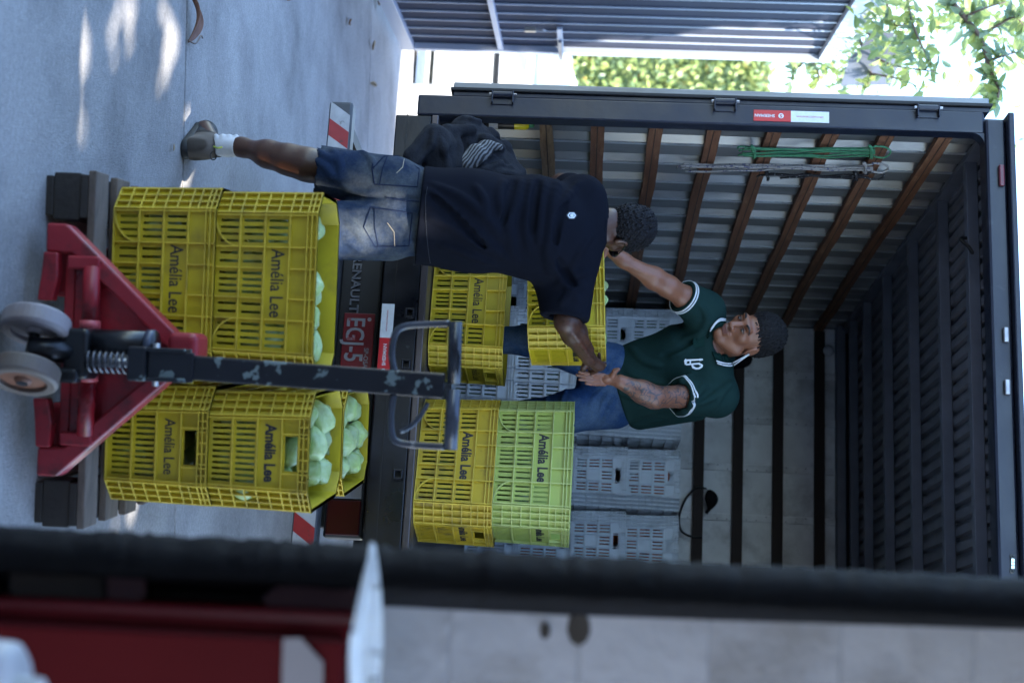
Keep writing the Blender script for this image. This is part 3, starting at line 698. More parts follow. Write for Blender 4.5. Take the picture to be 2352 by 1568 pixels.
for k, s in (('A0', 5), ('B0', 6), ('D0', 7)): fill(k, '', 0.22, vis=False, seed=s)
for k, s in (('YL', 8), ('YR', 9), ('LG', 10)): fill(k, '', 0.22, vis=False, seed=s, color='leaf' if k != 'LG' else 'chay')
for ci in range(5):
    for lv in range(4):
        if lv >= 1: fill('G%d%d' % (ci, lv), '', 0.30, vis=False, seed=20+ci*4+lv, color='carrot' if ci >= 2 else 'leaf')
for k, s in (('N-1.6', 50), ('N-2', 51)):
    for lv in (0, 1): fill(k+str(lv), '', 0.3, vis=False, seed=s+lv*2, color='leaf')
# ================================================================== PALLET JACK
M_jred = mat('pallet_jack_red', (0.27, 0.012, 0.020), rough=0.38, var=0.15, vscale=6, col2=(0.07, 0.012, 0.012), c2amt=0.85, c2scale=11, c2lo=0.50, c2hi=0.66, bump=0.2, bscale=30, rvar=.15)
M_jblk = mat('chipped_black_paint', (0.005, 0.006, 0.010), rough=0.38, var=0.2, vscale=6, col2=(0.15, 0.19, 0.19), c2amt=0.9, c2scale=17, c2lo=0.60, c2hi=0.625, bump=0.15, bscale=20, detail=3)
M_jgrip = mat('worn_grip_steel', (0.05, 0.055, 0.07), rough=0.28, metal=0.3, var=0.4, vscale=8, col2=(0.4, 0.41, 0.43), c2amt=0.7, c2scale=9, c2lo=0.58, c2hi=0.64)
M_poly = mat('white_polyurethane', (0.24, 0.21, 0.215), rough=0.5, var=0.15, vscale=9, col2=(0.20, 0.15, 0.13), c2amt=0.7, c2scale=8, c2lo=0.5, c2hi=0.7)
M_polyd = mat('dirty_polyurethane', (0.11, 0.085, 0.07), rough=0.55, var=0.25, vscale=9, col2=(0.10, 0.05, 0.03), c2amt=0.7, c2scale=8, c2lo=0.5, c2hi=0.7)
M_oil = mat('oily_black', (0.0045, 0.0045, 0.006), rough=0.32, var=0.3, vscale=20, bump=0.1, bscale=50)
JA = R(13.5); JO = np.array([-0.835, 3.68, 0.0])
JM = Matrix.Translation(JO) @ Matrix.Rotation(JA, 4, 'Z')
jack = empty('pallet_jack', tuple(JO), JA, label='red hand pallet jack with chipped black tow bar, standing in front of the pallet', cat='pallet jack')
def J(x, y, z): return JM @ Vector((x, y, z))
def jtube(name, pts, r_, mt_, n=12, parent=None, **k): return MB().tube([J(*p) for p in pts], r_, n=n).build(name, mt_, parent or jack, smooth=True, **k)
def jbox(name, lo, hi, mt_, bevel=0.005, parent=None, segs=2): return MB().box(lo, hi, M=JM).build(name, mt_, parent or jack, bevel=bevel, segs=segs)
# steering wheels, turned to one side
sw = Matrix.Rotation(R(-26), 4, 'Z')
for sx, mt_ in ((-1, M_poly), (1, M_polyd)):
    Mw = JM @ Matrix.Translation((0, -0.085, 0.092)) @ sw @ Matrix.Translation((sx*0.072, 0, 0)) @ Matrix.Rotation(R(90), 4, 'Y')
    w_ = MB().lathe([(0.062, -.026), (0.083, -.027), (0.091, -.020), (0.091, .020), (0.083, .027), (0.062, .026), (.062, -.026)], M=Mw, n=40).build('wheel', mt_, jack, smooth=False)
    mo = w_.modifiers.new('bevel', 'BEVEL'); mo.width = .003; mo.segments = 2
    hubm = M_poly if sx < 0 else mat('rusty_hub', (0.16, 0.06, 0.03), rough=0.6, var=0.4, vscale=25)
    MB().lathe([(0.0, -.019), (0.062, -.014), (0.062, .014), (0.0, .019)], M=Mw, n=28).build('rim', hubm, w_)
    hb = MB().lathe([(0.0, -.028), (0.010, -.028), (0.020, -.026), (0.026, -.012), (0.026, .012), (0.020, .026), (0.010, .028), (0, .028)], M=Mw, n=20).build('hub', hubm, w_, smooth=True)
    MB().lathe([(0.0, -.029), (0.015, -.029), (0.015, .029), (0.0, .029)], M=Mw, n=16).build('bearing', M_oil, w_)
    for k in range(6):
        a = k*math.pi/3
        MB().bar(Mw @ Vector((.022*math.cos(a), .022*math.sin(a), -.019)), Mw @ Vector((.063*math.cos(a), .063*math.sin(a), -.016)), .006, .010).build('spoke', hubm, w_)
MB().tube([JM @ Matrix.Translation((0, -.085, 0)) @ sw @ Vector((-.1, 0, .092)), JM @ Matrix.Translation((0, -.085, 0)) @ sw @ Vector((.1, 0, .092))], 0.012, n=10).build('axle', M_oil, jack)
jtube('fork_stem', [(0, -0.085, .085), (0, -0.06, .13), (0, -0.02, .19)], 0.034, M_oil, n=16)
# pump, base block, spring
jbox('pump_base', (-0.062, -0.055, 0.165), (0.075, 0.05, 0.235), M_oil, 0.014, segs=3)
jbox('foot_pedal_lug', (0.045, -0.075, 0.150), (0.085, -0.02, 0.215), M_oil, 0.010)
jtube('pump_cylinder', [(-0.022, 0.015, .20), (-0.022, 0.015, .40)], 0.040, M_oil, n=20)
jtube('cylinder_cap', [(-0.022, 0.015, .375), (-0.022, 0.015, .395)], 0.044, mat('blue_grey_cap', (0.05, 0.06, 0.09), rough=0.3), n=20)
jtube('pump_rod', [(0.026, -0.03, .22), (0.026, -0.03, .38)], 0.014, M_steel, n=12)
hel = [(0.026+0.027*math.cos(t), -0.03+0.027*math.sin(t), 0.225+0.125*t/(2*math.pi*8)) for t in np.linspace(0, 2*math.pi*8, 140)]
MB().tube([J(*p) for p in hel], 0.0045, n=6).build('spring', mat('oily_spring_steel', (0.09, 0.09, 0.10), rough=0.25, metal=0.7, var=.3, vscale=30), jack, smooth=True)
jbox('yoke', (-0.020, -0.060, 0.345), (0.072, 0.0, 0.395), M_jblk, 0.006)
jbox('bar_clevis', (-0.018, -0.052, 0.385), (-0.006, 0.012, 0.500), M_jblk, 0.004)
jbox('bar_clevis', (0.060, -0.052, 0.385), (0.072, 0.012, 0.500), M_jblk, 0.004)
jtube('clevis_pin', [(-0.03, -.03, .415), (.085, -.03, .415)], 0.009, M_steel, n=10)
# A-frame and torsion bar
def prof(outline, y0, y1, name, mt_, bevel=0.006): return MB().prism([J(x, y0, z) for x, z in outline], JM.to_3x3() @ Vector((0, y1-y0, 0))).build(name, mt_, jack, bevel=bevel, segs=3)
for s in (-1, 1):
    prof([(s*.350, .055), (s*.350, .112), (s*.335, .128), (s*.022, .470), (s*.022, .405), (s*.268, .128), (s*.270, .055)], 0.085, 0.155, 'frame_leg', M_jred, 0.008)
    prof([(s*.269, .055), (s*.269, .095), (s*.20, .098), (s*.135, .085), (s*.135, .042), (s*.20, .050)], 0.07, 0.11, 'lower_arm', M_jred)
    jtube('torsion_tube', [(s*.055, .09, .188), (s*.235, .09, .188)], 0.024, M_jred, n=16)
    jbox('tube_bracket', (min(s*.225, s*.262), .075, .12), (max(s*.225, s*.262), .11, .21), M_jred, .006)
    jtube('tube_collar', [(s*.060, .09, .188), (s*.085, .09, .188)], 0.0285, mat('faded_red', (0.5, 0.09, 0.10), rough=0.4), n=16)
    jtube('pump_sleeve', [(s*.02, .09, .188), (s*.062, .09, .188)], 0.031, M_oil, n=14)
    # forks
    jbox('fork', (min(s*.15, s*.31), 0.16, 0.055), (max(s*.15, s*.31), 1.28, 0.105), M_jred, .012)
    jtube('load_roller', [(s*.20, 1.15, .042), (s*.26, 1.15, .042)], 0.04, M_polyd, n=18)
prof([(-.30, .125), (.30, .125), (.03, .42), (-.03, .42)], 0.128, 0.136, 'frame_plate', M_jred, 0)
jbox('frame_cross', (-.27, .12, .10), (.27, .16, .128), M_jred, .004)
jbox('frame_cap', (-0.062, 0.02, 0.425), (0.018, 0.15, 0.508), M_jred, 0.020, segs=4)
# tow bar and loop handle
bx, by = 0.028, -0.022
def bar_x(z): return bx + (z-0.40)*0.030
MB().bar(J(bar_x(.40), by, .40), J(bar_x(1.19), by, 1.19), 0.066, 0.030, up=JM.to_3x3() @ Vector((0, -1, 0))).build('tow_bar', M_jblk, jack, bevel=0.006)
MB().bar(J(bar_x(.40)-.0, by-.017, .395), J(bar_x(.52), by-.017, .52), 0.080, 0.010, up=JM.to_3x3() @ Vector((0, -1, 0))).build('bar_fishplate', M_jblk, jack, bevel=0.004)
cx = bar_x(1.1)
w = 0.163
loopL = [(cx-.030, by, 1.055), (cx-.075, by, 1.045), (cx-.128, by, 1.052), (cx-.150, by, 1.075), (cx-.158, by, 1.13), (cx-.163, by, 1.196)]
loopR = [(cx+.030, by, 1.055), (cx+.085, by, 1.050), (cx+.140, by, 1.056), (cx+.158, by, 1.078), (cx+.162, by, 1.13), (cx+.163, by, 1.196)]
loop = MB().tube([J(*p) for p in bez(loopL, 5)], 0.009, n=10).tube([J(*p) for p in bez(loopR, 5)], 0.009, n=10)
hd_ = MB().tube([J(*p) for p in bez(loopL, 5)], 0.009, n=10).build('handle_loop', M_jgrip, jack, smooth=True)
MB().tube([J(*p) for p in bez(loopR, 5)], 0.009, n=10).build('handle_loop', M_jgrip, jack, smooth=True)
jtube('grip', [(cx-w-.006, by, 1.212), (cx-.004, by, 1.214)], 0.0185, mat('black_grip_enamel', (0.012, 0.014, 0.02), rough=0.22, var=.3, vscale=12), n=18)
jtube('grip', [(cx+.010, by, 1.214), (cx+w+.006, by, 1.212)], 0.0185, M_jgrip, n=18)
MB().tube([J(*p) for p in bez([(cx+.05, by+.01, 1.145), (cx+.085, by-.005, 1.128), (cx+.112, by-.012, 1.105), (cx+.128, by-.012, 1.078)], 5)], 0.007, n=8).build('release_lever', M_jgrip, jack, smooth=True)
# ================================================================== BACKGROUND: gate, low wall, car, hedge, trees
M_gate = mat('gate_grey_paint', (0.40, 0.45, 0.54), rough=0.38, metal=0.25, var=0.1, vscale=4)
M_gpanel = mat('gate_sheet', (0.030, 0.036, 0.058), rough=0.75, metal=0.0, spec=.2, var=0.15, vscale=3)
G0 = np.array([-4.22, 7.03, 0.0]); G1 = np.array([-4.725, 9.86, 0.0]); gd = (G1-G0)/np.linalg.norm(G1-G0); GL = np.linalg.norm(G1-G0); gn = np.array([gd[1], -gd[0], 0])
def gp(u, n_, z): return tuple(G0 + gd*u + gn*n_ + np.array([0, 0, z]))
gate = empty('metal_gate', tuple(G0), label='tall blue grey metal gate with spiked top, swung open beside the truck', cat='gate')
def gbox(name, u0, u1, n0, n1, z0, z1, mt_, parent=None, bevel=0.004):
    Mg = Matrix.Translation(G0) @ Matrix.Rotation(math.atan2(gd[1], gd[0]), 4, 'Z')
    return MB().box((u0, -n1, z0), (u1, -n0, z1), M=Mg).build(name, mt_, parent or gate, bevel=bevel)
gbox('sheet_panel', 0.03, GL-.03, -0.012, -0.002, 0.10, 3.20, M_gpanel, bevel=0)
gbox('bottom_rail', 0, GL, 0.0, 0.05, 0.055, 0.155, M_gate)
gbox('top_rail', 0, GL, 0.0, 0.05, 3.17, 3.27, M_gate)
gbox('stile', GL-.06, GL, 0.001, 0.052, 0.156, 3.169, M_gate); gbox('stile', 0, .06, 0.001, 0.052, 0.156, 3.169, M_gate)
gbox('middle_rail', 0.06, GL-.06, 0.0, 0.045, 0.79, 0.83, M_gate)
u = GL-.06-.205
while u > 0.08:
    gbox('bar', u, u+.013, -0.001, 0.0125, 0.156, 3.169, M_gate, bevel=0.003); u -= 0.205
gbox('bolt_rail', GL-.72, GL+.06, 0.046, 0.066, 1.245, 1.285, M_gate)
gbox('bolt', GL-.45, GL+.02, 0.067, 0.085, 1.252, 1.278, M_steel)
gbox('padlock', GL-.73, GL-.69, 0.055, 0.085, 1.02, 1.10, mat('brass', (0.45, 0.42, 0.36), rough=0.3, metal=0.8))
MB().tube([gp(GL-.725, .07, 1.10), gp(GL-.725, .07, 1.15), gp(GL-.71, .07, 1.165), gp(GL-.695, .07, 1.15), gp(GL-.695, .07, 1.10)], .006, n=8).build('shackle', M_steel, gate)
for k in range(34):                              # spikes
    u = 0.1+k*(GL-.15)/33; a = random.uniform(-.5, .5)
    b = MB(); z = 3.27; hgt = random.uniform(.08, .13)
    for s_ in (-1, 1):
        tip = gp(u+.05*s_*random.uniform(.3, 1), .025+.07*math.sin(a*3+s_), z+hgt)
        b.poly([gp(u-.022, .02, z), gp(u+.022, .02, z), tip]); b.poly([gp(u+.022, .03, z), gp(u-.022, .03, z), tip])
        b.poly([gp(u-.022, .02, z), tip, gp(u-.022, .03, z)]); b.poly([gp(u+.022, .03, z), tip, gp(u+.022, .02, z)])
    b.build('spike', M_gate, gate)
# sheet hood behind the gate's top corner
hp = [atd(px, py, 10.45) for px, py in ((1950, 135), (2070, 133), (2063, 76), (2000, 70), (1985, 100))]
hood = MB().prism([tuple(p) for p in hp], (0.06, 0.35, 0)).build('sheet_hood', mat('hood_grey', (0.07, 0.082, 0.11), rough=.6, var=.15, vscale=4))
obj_props(hood, 'folded grey sheet metal hood above the gate corner', 'hood')
# low plastered wall and gate post beyond the truck
M_plast = mat('white_plaster', (0.62, 0.60, 0.57), rough=0.9, var=0.12, vscale=2, col2=(0.22, 0.21, 0.20), c2amt=0.7, c2scale=2.6, c2lo=0.5, c2hi=0.72, bump=0.3, bscale=30)
wl_ = MB().box((-4.92, 11.0, -0.03), (0.5, 11.22, 1.42)).build('low_wall', M_plast, bevel=0.02)
obj_props(wl_, 'sunlit white plastered low wall between the gate and the truck', 'wall')
# white car on the street
M_carw = mat('car_white_paint', (0.78, 0.78, 0.77), rough=0.2, coat=0.6, var=0.02)
M_glass = mat('car_glass', (0.35, 0.45, 0.50), rough=0.06, spec=0.8)
car = empty('parked_car', (-6.2, 12.9, 0), label='white parked car on the sunlit street behind the gate', cat='car')
cx0 = -7.25
pf = [(0.0, .32), (0.02, .62), (0.10, .80), (0.85, .92), (1.35, 1.22), (1.75, 1.37), (2.35, 1.42), (2.95, 1.38), (3.40, 1.24), (3.72, .98), (3.92, .92), (3.97, .60), (3.95, .30), (3.5, .20), (0.4, .20)]
MB().prism([(cx0+x, 12.1, z-.02) for x, z in pf], (0, 1.62, 0)).build('body', M_carw, car, bevel=0.09, segs=4)
for (a, b_) in (((1.12, .97), (1.98, 1.30)), ((2.06, .97), (2.86, 1.31)), ((2.94, .97), (3.50, 1.22))):
    x0, z0 = a; x1, z1 = b_
    pts = [(cx0+x0, 12.085, z0), (cx0+x1, 12.085, z0), (cx0+x1-(.10 if x1 > 3 else 0), 12.085, z1), (cx0+x0+(.42 if x0 < 1.5 else 0), 12.085, z1)]
    MB().prism(pts, (0, .03, 0)).build('window', M_glass, car, bevel=.01)
MB().box((cx0+.35, 12.04, .025), (cx0+3.75, 12.10, .57)).build('added_shadow_cover', M_carw, car, bevel=.02)  # added white panel covering the shadow beneath the car
MB().box((cx0+.6, 12.07, .58), (cx0+3.5, 12.098, .63)).build('side_moulding', M_rubber, car, bevel=.006)
for xw in (.78, 3.15):
    w_ = MB().lathe([(0.19, -.1), (0.28, -.1), (0.30, -.07), (0.30, .07), (0.28, .1), (0.19, .1)], M=Matrix.Translation((cx0+xw, 12.2, .285)) @ Matrix.Rotation(R(90), 4, 'X'), n=28).build('wheel', M_rubber, car)
    MB().lathe([(0, .08), (.19, .06), (.19, -.06), (0, -.06)], M=Matrix.Translation((cx0+xw, 12.2, .285)) @ Matrix.Rotation(R(90), 4, 'X'), n=20).build('hubcap', M_steel, w_)
for z_ in (.88,):
    for xd in (1.55, 2.55): MB().box((cx0+xd, 12.06, z_), (cx0+xd+.16, 12.098, z_+.03)).build('door_handle', M_carw, car, bevel=.008)
MB().box((cx0-.01, 12.3, .60), (cx0+.06, 12.62, .74)).build('headlight', M_glass, car, bevel=.02)
MB().box((cx0+3.93, 12.25, .62), (cx0+3.985, 12.5, .85)).build('tail_light', M_red, car, bevel=.02)

# ---- foliage helpers
def leaf_mesh(l, w, curl=0.15, fold=0.25, seg=4):
    """one leaf along +x with midrib fold and droop"""
    b = MB(); pr = [(0, .02), (.18, .62), (.42, 1.0), (.70, .78), (.90, .34), (1.0, .02)]
    vs = []
    for t, q in pr:
        x = t*l; z = -curl*l*t*t; h = q*w/2
        vs.append(((x, -h, z+fold*h), (x, 0, z), (x, h, z+fold*h)))
    for a, c in zip(vs[:-1], vs[1:]):
        b.quad(a[0], c[0], c[1], a[1]); b.quad(a[1], c[1], c[2], a[2])
    me = b.mesh('leaf', fix=False); me.polygons.foreach_set('use_smooth', [True]*len(me.polygons)); return me
def leaf_mat(name, c, tr=0.4, c2=None):
    return mat(name, c, rough=0.42, var=0.2, vscale=9, trans=tr, col2=c2, c2amt=.7, c2scale=6, c2lo=.5, c2hi=.65) if c2 else mat(name, c, rough=0.42, var=0.2, vscale=9, trans=tr)
M_lf = [leaf_mat('guava_leaf', (0.24, 0.32, 0.12), .55), leaf_mat('young_leaf', (0.36, 0.43, 0.13), .6), leaf_mat('bluish_leaf', (0.20, 0.29, 0.19), .5)]
M_bark = mat('bark', (0.16, 0.12, 0.10), rough=0.85, var=0.3, vscale=14, bump=0.4, bscale=40)
LF = []
for i in range(3):
    for (l, w, cu, fo) in ((.125, .055, .25, .35), (.105, .050, .1, .5), (.14, .058, .4, .2)):
        me = leaf_mesh(l, w, cu, fo); me.materials.append(M_lf[i]); LF.append(me)
# overhanging tree on the left (only its limbs reach into the picture; the trunk stands behind the gate)
tree = empty('guava_tree', (-7.4, 9.6, 0), label='leafy green tree with thin branches hanging over the gate against the white sky', cat='tree')
def T(px, py, d): return atd(px, py, d)
trunk = MB().tube(bez([(-7.4, 9.6, -.05), (-7.35, 9.6, 1.2), (-7.1, 9.5, 2.4), (-6.7, 9.4, 3.4), (-6.3, 9.3, 4.4), (-6.0, 9.2, 5.3)], 5), [.16-.0045*k for k in range(26)], n=10).build('trunk', M_bark, tree, smooth=True)
limbs = [
    [(2160, -60, 8.6), (2185, 0, 8.5), (2215, 40, 8.4), (2250, 85, 8.3), (2268, 140, 8.2), (2280, 175, 8.15), (2292, 200, 8.1), (2290, 232, 8.05), (2278, 240, 8.0)],
    [(1900, -50, 10.9), (1960, 60, 10.8), (1985, 120, 10.7), (2000, 170, 10.6), (1990, 200, 10.5)],
    [(1810, -40, 11), (1830, 60, 10.9), (1860, 130, 10.8), (1880, 170, 10.7), (1875, 195, 10.7)],
    [(2080, -50, 9.0), (2090, 30, 8.9), (2110, 90, 8.8), (2140, 150, 8.8)],
    [(2250, 85, 8.3), (2290, 60, 8.2), (2330, 40, 8.1), (2352, 60, 8.1)],
    [(2215, 40, 8.4), (2260, 20, 8.3), (2310, 5, 8.3)],
    [(2268, 140, 8.2), (2300, 130, 8.1), (2335, 120, 8.1)],
    [(1985, 120, 10.7), (2050, 150, 10.2), (2110, 160, 9.0), (2150, 165, 8.9)],
    [(2000, 170, 10.6), (2060, 180, 10.2), (2100, 195, 8.9)],
    [(1860, 130, 10.8), (1830, 160, 10.7), (1815, 190, 10.7)],
    [(1960, 60, 10.8), (2020, 90, 10.2), (2090, 100, 9.0)],
    [(2030, -40, 9.3), (2040, 20, 9.2), (2060, 60, 9.1), (2110, 40, 9.0)],
]
tw = []
for i, L_ in enumerate(limbs):
    pts = bez([T(*p) for p in L_], 5); r0 = .020 if i < 2 else .011
    if i == 2: r0 = .022
    MB().tube(pts, [r0*(1-.7*k/len(pts)) for k in range(len(pts))], n=6).build('branch', M_bark, tree, smooth=True); tw.append(pts)
# connect the limbs to the trunk
for i in (0, 1, 2, 3, 11):
    a = tw[i][0]; MB().tube(bez([(-6.35, 9.3, 4.25), ((-6.35+a[0])/2, (9.3+a[1])/2, (4.25+a[2])/2+.25), tuple(a)], 6), .022, n=6).build('branch', M_bark, tree, smooth=True)
rg = random.Random(5); cnt = 0; clm = {m_.name: MB() for m_ in M_lf}
def put_leaf(p, dirv, as_part, sc=1.0):
    global cnt
    d = Vector(dirv).normalized(); q = d.to_track_quat('X', 'Z'); Mx = Matrix.Translation(p) @ q.to_matrix().to_4x4() @ Matrix.Rotation(rg.uniform(-1.6, 1.6), 4, 'X') @ Matrix.Diagonal((sc, sc, sc, 1))
    me = LF[rg.choice((0, 1, 2, 0, 1, 2, 3, 4, 5, 6, 7, 8))]
    if as_part:
        o = bpy.data.objects.new('leaf', me); COL.objects.link(o); o.parent = tree; o.matrix_parent_inverse = pmat(tree).inverted(); o.matrix_basis = Mx
    else:
        k = me.materials[0].name; b = clm[k]; n = len(b.v); b.v += [tuple(Mx @ v.co) for v in me.vertices]; b.f += [tuple(n+j for j in pl_.vertices) for pl_ in me.polygons]
    cnt += 1
for i, pts in enumerate(tw):
    n = len(pts)
    for k in range(2, n):
        for j in range(2 if i not in (0,) else 3):
            p = pts[k]; t = (pts[k]-pts[k-1]).normalized()
            sd = Vector((rg.uniform(-1, 1), rg.uniform(-1, 1), rg.uniform(-1.1, .5))) + t*.6
            put_leaf(p, sd, True, rg.uniform(.55, .9))
dens = [(a, b, c*1.15, d*1.15, int(e*.5)) for a, b, c, d, e in [(1960, 150, 70, 50, 300), (1900, 110, 90, 60, 340), (2060, 90, 60, 50, 130), (2120, 140, 55, 40, 110), (2020, 60, 60, 50, 120), (1990, 20, 40, 25, 120), (2150, 40, 60, 35, 90), (2250, 25, 60, 25, 80), (2320, 60, 40, 40, 70), (2290, 215, 14, 25, 22), (2325, 120, 25, 30, 22)]]
for (px, py, sx, sy, n) in dens:
    for k in range(n):
        p = T(px+rg.gauss(0, sx*.6), py+rg.gauss(0, sy*.6), (11.4 if px < 2000 else 9.2)+rg.uniform(-.5, .9))
        put_leaf(p, (rg.uniform(-1, 1), rg.uniform(-1, 1), rg.uniform(-1.2, .3)), False, rg.uniform(.6, 1.0))
for k in range(1500):                            # the rest of the crown above and to the left of the picture
    p = Vector((-6.3+rg.gauss(0, 1.2), 9.3+rg.gauss(0, .9), 5.2+rg.gauss(0, .8)))
    if p.z < 4.2 and p.x > -5.4: continue
    put_leaf(p, (rg.uniform(-1, 1), rg.uniform(-1, 1), rg.uniform(-1.2, .3)), False, 1.1)
for m_ in M_lf:
    o = link('crown', clm[m_.name].mesh('crown', fix=False), m_, tree, smooth=True); o['kind'] = 'stuff'
# creeper covered wall across the street
hedge = empty('creeper_hedge', (-9, 19.5, 0), label='yellow green creeper covered wall across the street', cat='hedge')
MB().box((-22, 19.6, 0), (2, 19.9, 4.05)).build('wall_core', mat('hedge_core', (0.12, 0.18, 0.09), rough=.9, var=.3), hedge)
M_hl = [leaf_mat('hedge_leaf', (0.25, 0.33, 0.11), .3), leaf_mat('hedge_leaf_yellow', (0.42, 0.47, 0.16), .35), leaf_mat('hedge_leaf_dark', (0.16, 0.24, 0.12), .3), leaf_mat('hedge_leaf_orange', (0.40, 0.22, 0.06), .2)]
hb = [MB() for _ in M_hl]
for k in range(22000):
    x = rg.uniform(-15, -3.5); z = rg.uniform(0.6, 4.2+.12*math.sin(x*3)); y = 19.55-abs(rg.gauss(0, .10))
    u_ = Vector((rg.uniform(-1, 1), rg.uniform(-.8, .1), rg.uniform(-1, 1))).normalized(); v_ = u_.orthogonal().normalized(); s_ = rg.uniform(.035, .075)
    b = hb[rg.choices((0, 1, 2, 3), (6, 3.0, 4, .3))[0]]; c = Vector((x, y, z)); b.quad(c-u_*s_, c-v_*s_*.55, c+u_*s_, c+v_*s_*.55)
for b, m_ in zip(hb, M_hl):
    o = link('foliage', b.mesh('foliage', fix=False), m_, hedge); o['kind'] = 'stuff'
# overhead cables
for pts, lab in (([(1740, -30, 12), (1775, 60, 12), (1800, 115, 12), (1830, 190, 12)], 'thin cable slanting down beside the creeper wall'),
                 ([(2100, -30, 11), (2060, 25, 11), (1990, 40, 11), (1940, 30, 11)], 'cable looping above the gate spikes')):
    o = MB().tube(bez([T(*p) for p in pts], 8), .008, n=5).build('overhead_cable', mat('cable_grey', (0.25, 0.26, 0.28), rough=.5)); obj_props(o, lab, 'cable')

# ================================================================== SHADE TREE, unseen, added off to the right to shade the yard
shade = empty('added_shade_tree', (5.6, 3.2, 0), label='unseen shade tree added right of the yard, crown gaps shaped to cast dapples', cat='tree')
MB().tube(bez([(5.6, 3.2, -.1), (5.5, 3.2, 2), (5.2, 3.1, 4), (4.6, 3.0, 6), (3.9, 3.0, 8)], 6), [.28-.006*k for k in range(25)], n=12).build('trunk', M_bark, shade, smooth=True)
for a in range(7):
    e = np.array([4.0+3*math.cos(a*.9), 3.2+3*math.sin(a*.9), 7.6+.5*math.sin(a*2)])
    MB().tube(bez([(5.0, 3.1, 4.8), tuple((np.array([5.0, 3.1, 4.8])+e)/2+np.array([0, 0, .5])), tuple(e)], 6), [.12-.007*k for k in range(13)], n=8).build('limb', M_bark, shade, smooth=True)
# dapple gaps: (ground x, y, half length along the sun azimuth, half width)
saz = np.array([math.cos(SUN_AZ), math.sin(SUN_AZ)]); sper = np.array([-saz[1], saz[0]])
GAPS = []
def gap_at(p, a, w):       # a gap whose beam passes through the world point p
    p = np.asarray(p, float); gxy = p[:2] - TO_SUN[:2]/TO_SUN[2]*p[2]; GAPS.append((gxy[0], gxy[1], a, w))
def gpt(px, py):
    f = 50/36*2352; r = FW + PX*(px-1176)/f + PY*(py-784)/f
    return CAM + r*(-CAM[2]/r[2])
for (px, py, a, w) in ((150, 60, .05, .03), (165, 200, .07, .04), (170, 290, .05, .03), (185, 120, .04, .025), (272, 30, .06, .035), (300, 70, .04, .02), (385, 60, .10, .055), (395, 120, .07, .04), (368, 195, .03, .02),
                       (405, 400, .10, .035), (400, 480, .08, .03), (432, 390, .05, .02), (30, 500, .04, .02), (20, 620, .05, .03),
                       (20, 960, .10, .05), (35, 1010, .06, .03), (25, 1080, .06, .03), (300, 1210, .03, .03), (255, 1220, .05, .03), (60, 1190, .06, .04)):
    gap_at(gpt(px, py), a*.75, w*.62)
gap_at(J(-.02, 0, .03), .06, .05); gap_at(J(.07, -.03, .10), .05, .03); gap_at(J(.30, .1, .10), .05, .035); gap_at(J(.17, .09, .30), .035, .018); gap_at(J(.23, .09, .22), .02, .015)
gap_at(atd(515, 350, 5.36), .03, .04); gap_at(atd(630, 380, 5.28), .10, .025)             # sock and calf of the near man
gap_at(atd(845, 510, 5.15), .07, .04); gap_at(atd(800, 545, 5.15), .05, .03); gap_at(atd(900, 520, 5.15), .03, .02)
gap_at(atd(1325, 785, 5.42), .028, .018)
sv = np.array([0.0, 0, 0]); crown = MB(); rgs = np.random.default_rng(11)
Tn = Vector(TO_SUN); e1 = Vector((0, 0, 1)).cross(Tn).normalized(); e2 = Tn.cross(e1)
GA = np.array(GAPS)
for k in range(26000):
    # choose the spot on the ground that the leaf shades, then climb towards the sun
    gx = rgs.uniform(-6.8, 2.6); gy = rgs.uniform(2.2, 10.3)
    edge = min(gx+6.8, 2.6-gx, 10.3-gy)
    if edge < .5 and rgs.random() > edge/.5: continue
    h = rgs.uniform(7.2, 9.2)
    d = np.array([gx, gy])-GA[:, :2]; a_ = d@saz; w_ = d@sper
    s_ = rgs.uniform(.07, .14)
    q = (np.abs(a_)/(GA[:, 2]*1.0+s_*1.3))**2 + (np.abs(w_)/(GA[:, 3]+s_*.8))**2
    if q.min() < 1.0 and (q.min() < .35 or rgs.random() < .82): continue
    c = Vector((gx, gy, 0)) + Tn*(h/Tn.z)
    u_ = (e1*rgs.uniform(-1, 1)+e2*rgs.uniform(-1, 1)+Tn*rgs.uniform(-.5, .5)).normalized(); v_ = u_.cross(Tn+Vector((rgs.uniform(-.4, .4), rgs.uniform(-.4, .4), rgs.uniform(-.4, .4)))).normalized()
    crown.quad(c-u_*s_*1.3, c-v_*s_*.8, c+u_*s_*1.3, c+v_*s_*.8)
o = link('crown', crown.mesh('crown', fix=False), leaf_mat('shade_leaf', (0.04, 0.08, 0.025), .12), shade); o['kind'] = 'stuff'
# ================================================================== FOREGROUND: doorway of the shed the picture is taken from
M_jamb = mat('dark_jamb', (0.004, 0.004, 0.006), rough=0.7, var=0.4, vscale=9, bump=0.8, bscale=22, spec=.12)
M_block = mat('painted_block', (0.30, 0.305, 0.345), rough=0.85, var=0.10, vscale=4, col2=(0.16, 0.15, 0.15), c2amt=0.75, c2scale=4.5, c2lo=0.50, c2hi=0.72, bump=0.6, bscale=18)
M_mort = mat('block_mortar', (0.28, 0.285, 0.32), rough=0.9, var=0.2)
FH = Vector((FW[0], FW[1], 0)).normalized(); RH = Vector((RT[0], RT[1], 0)).normalized()
def D(px, py, d): return Vector(atd(px, py, d))
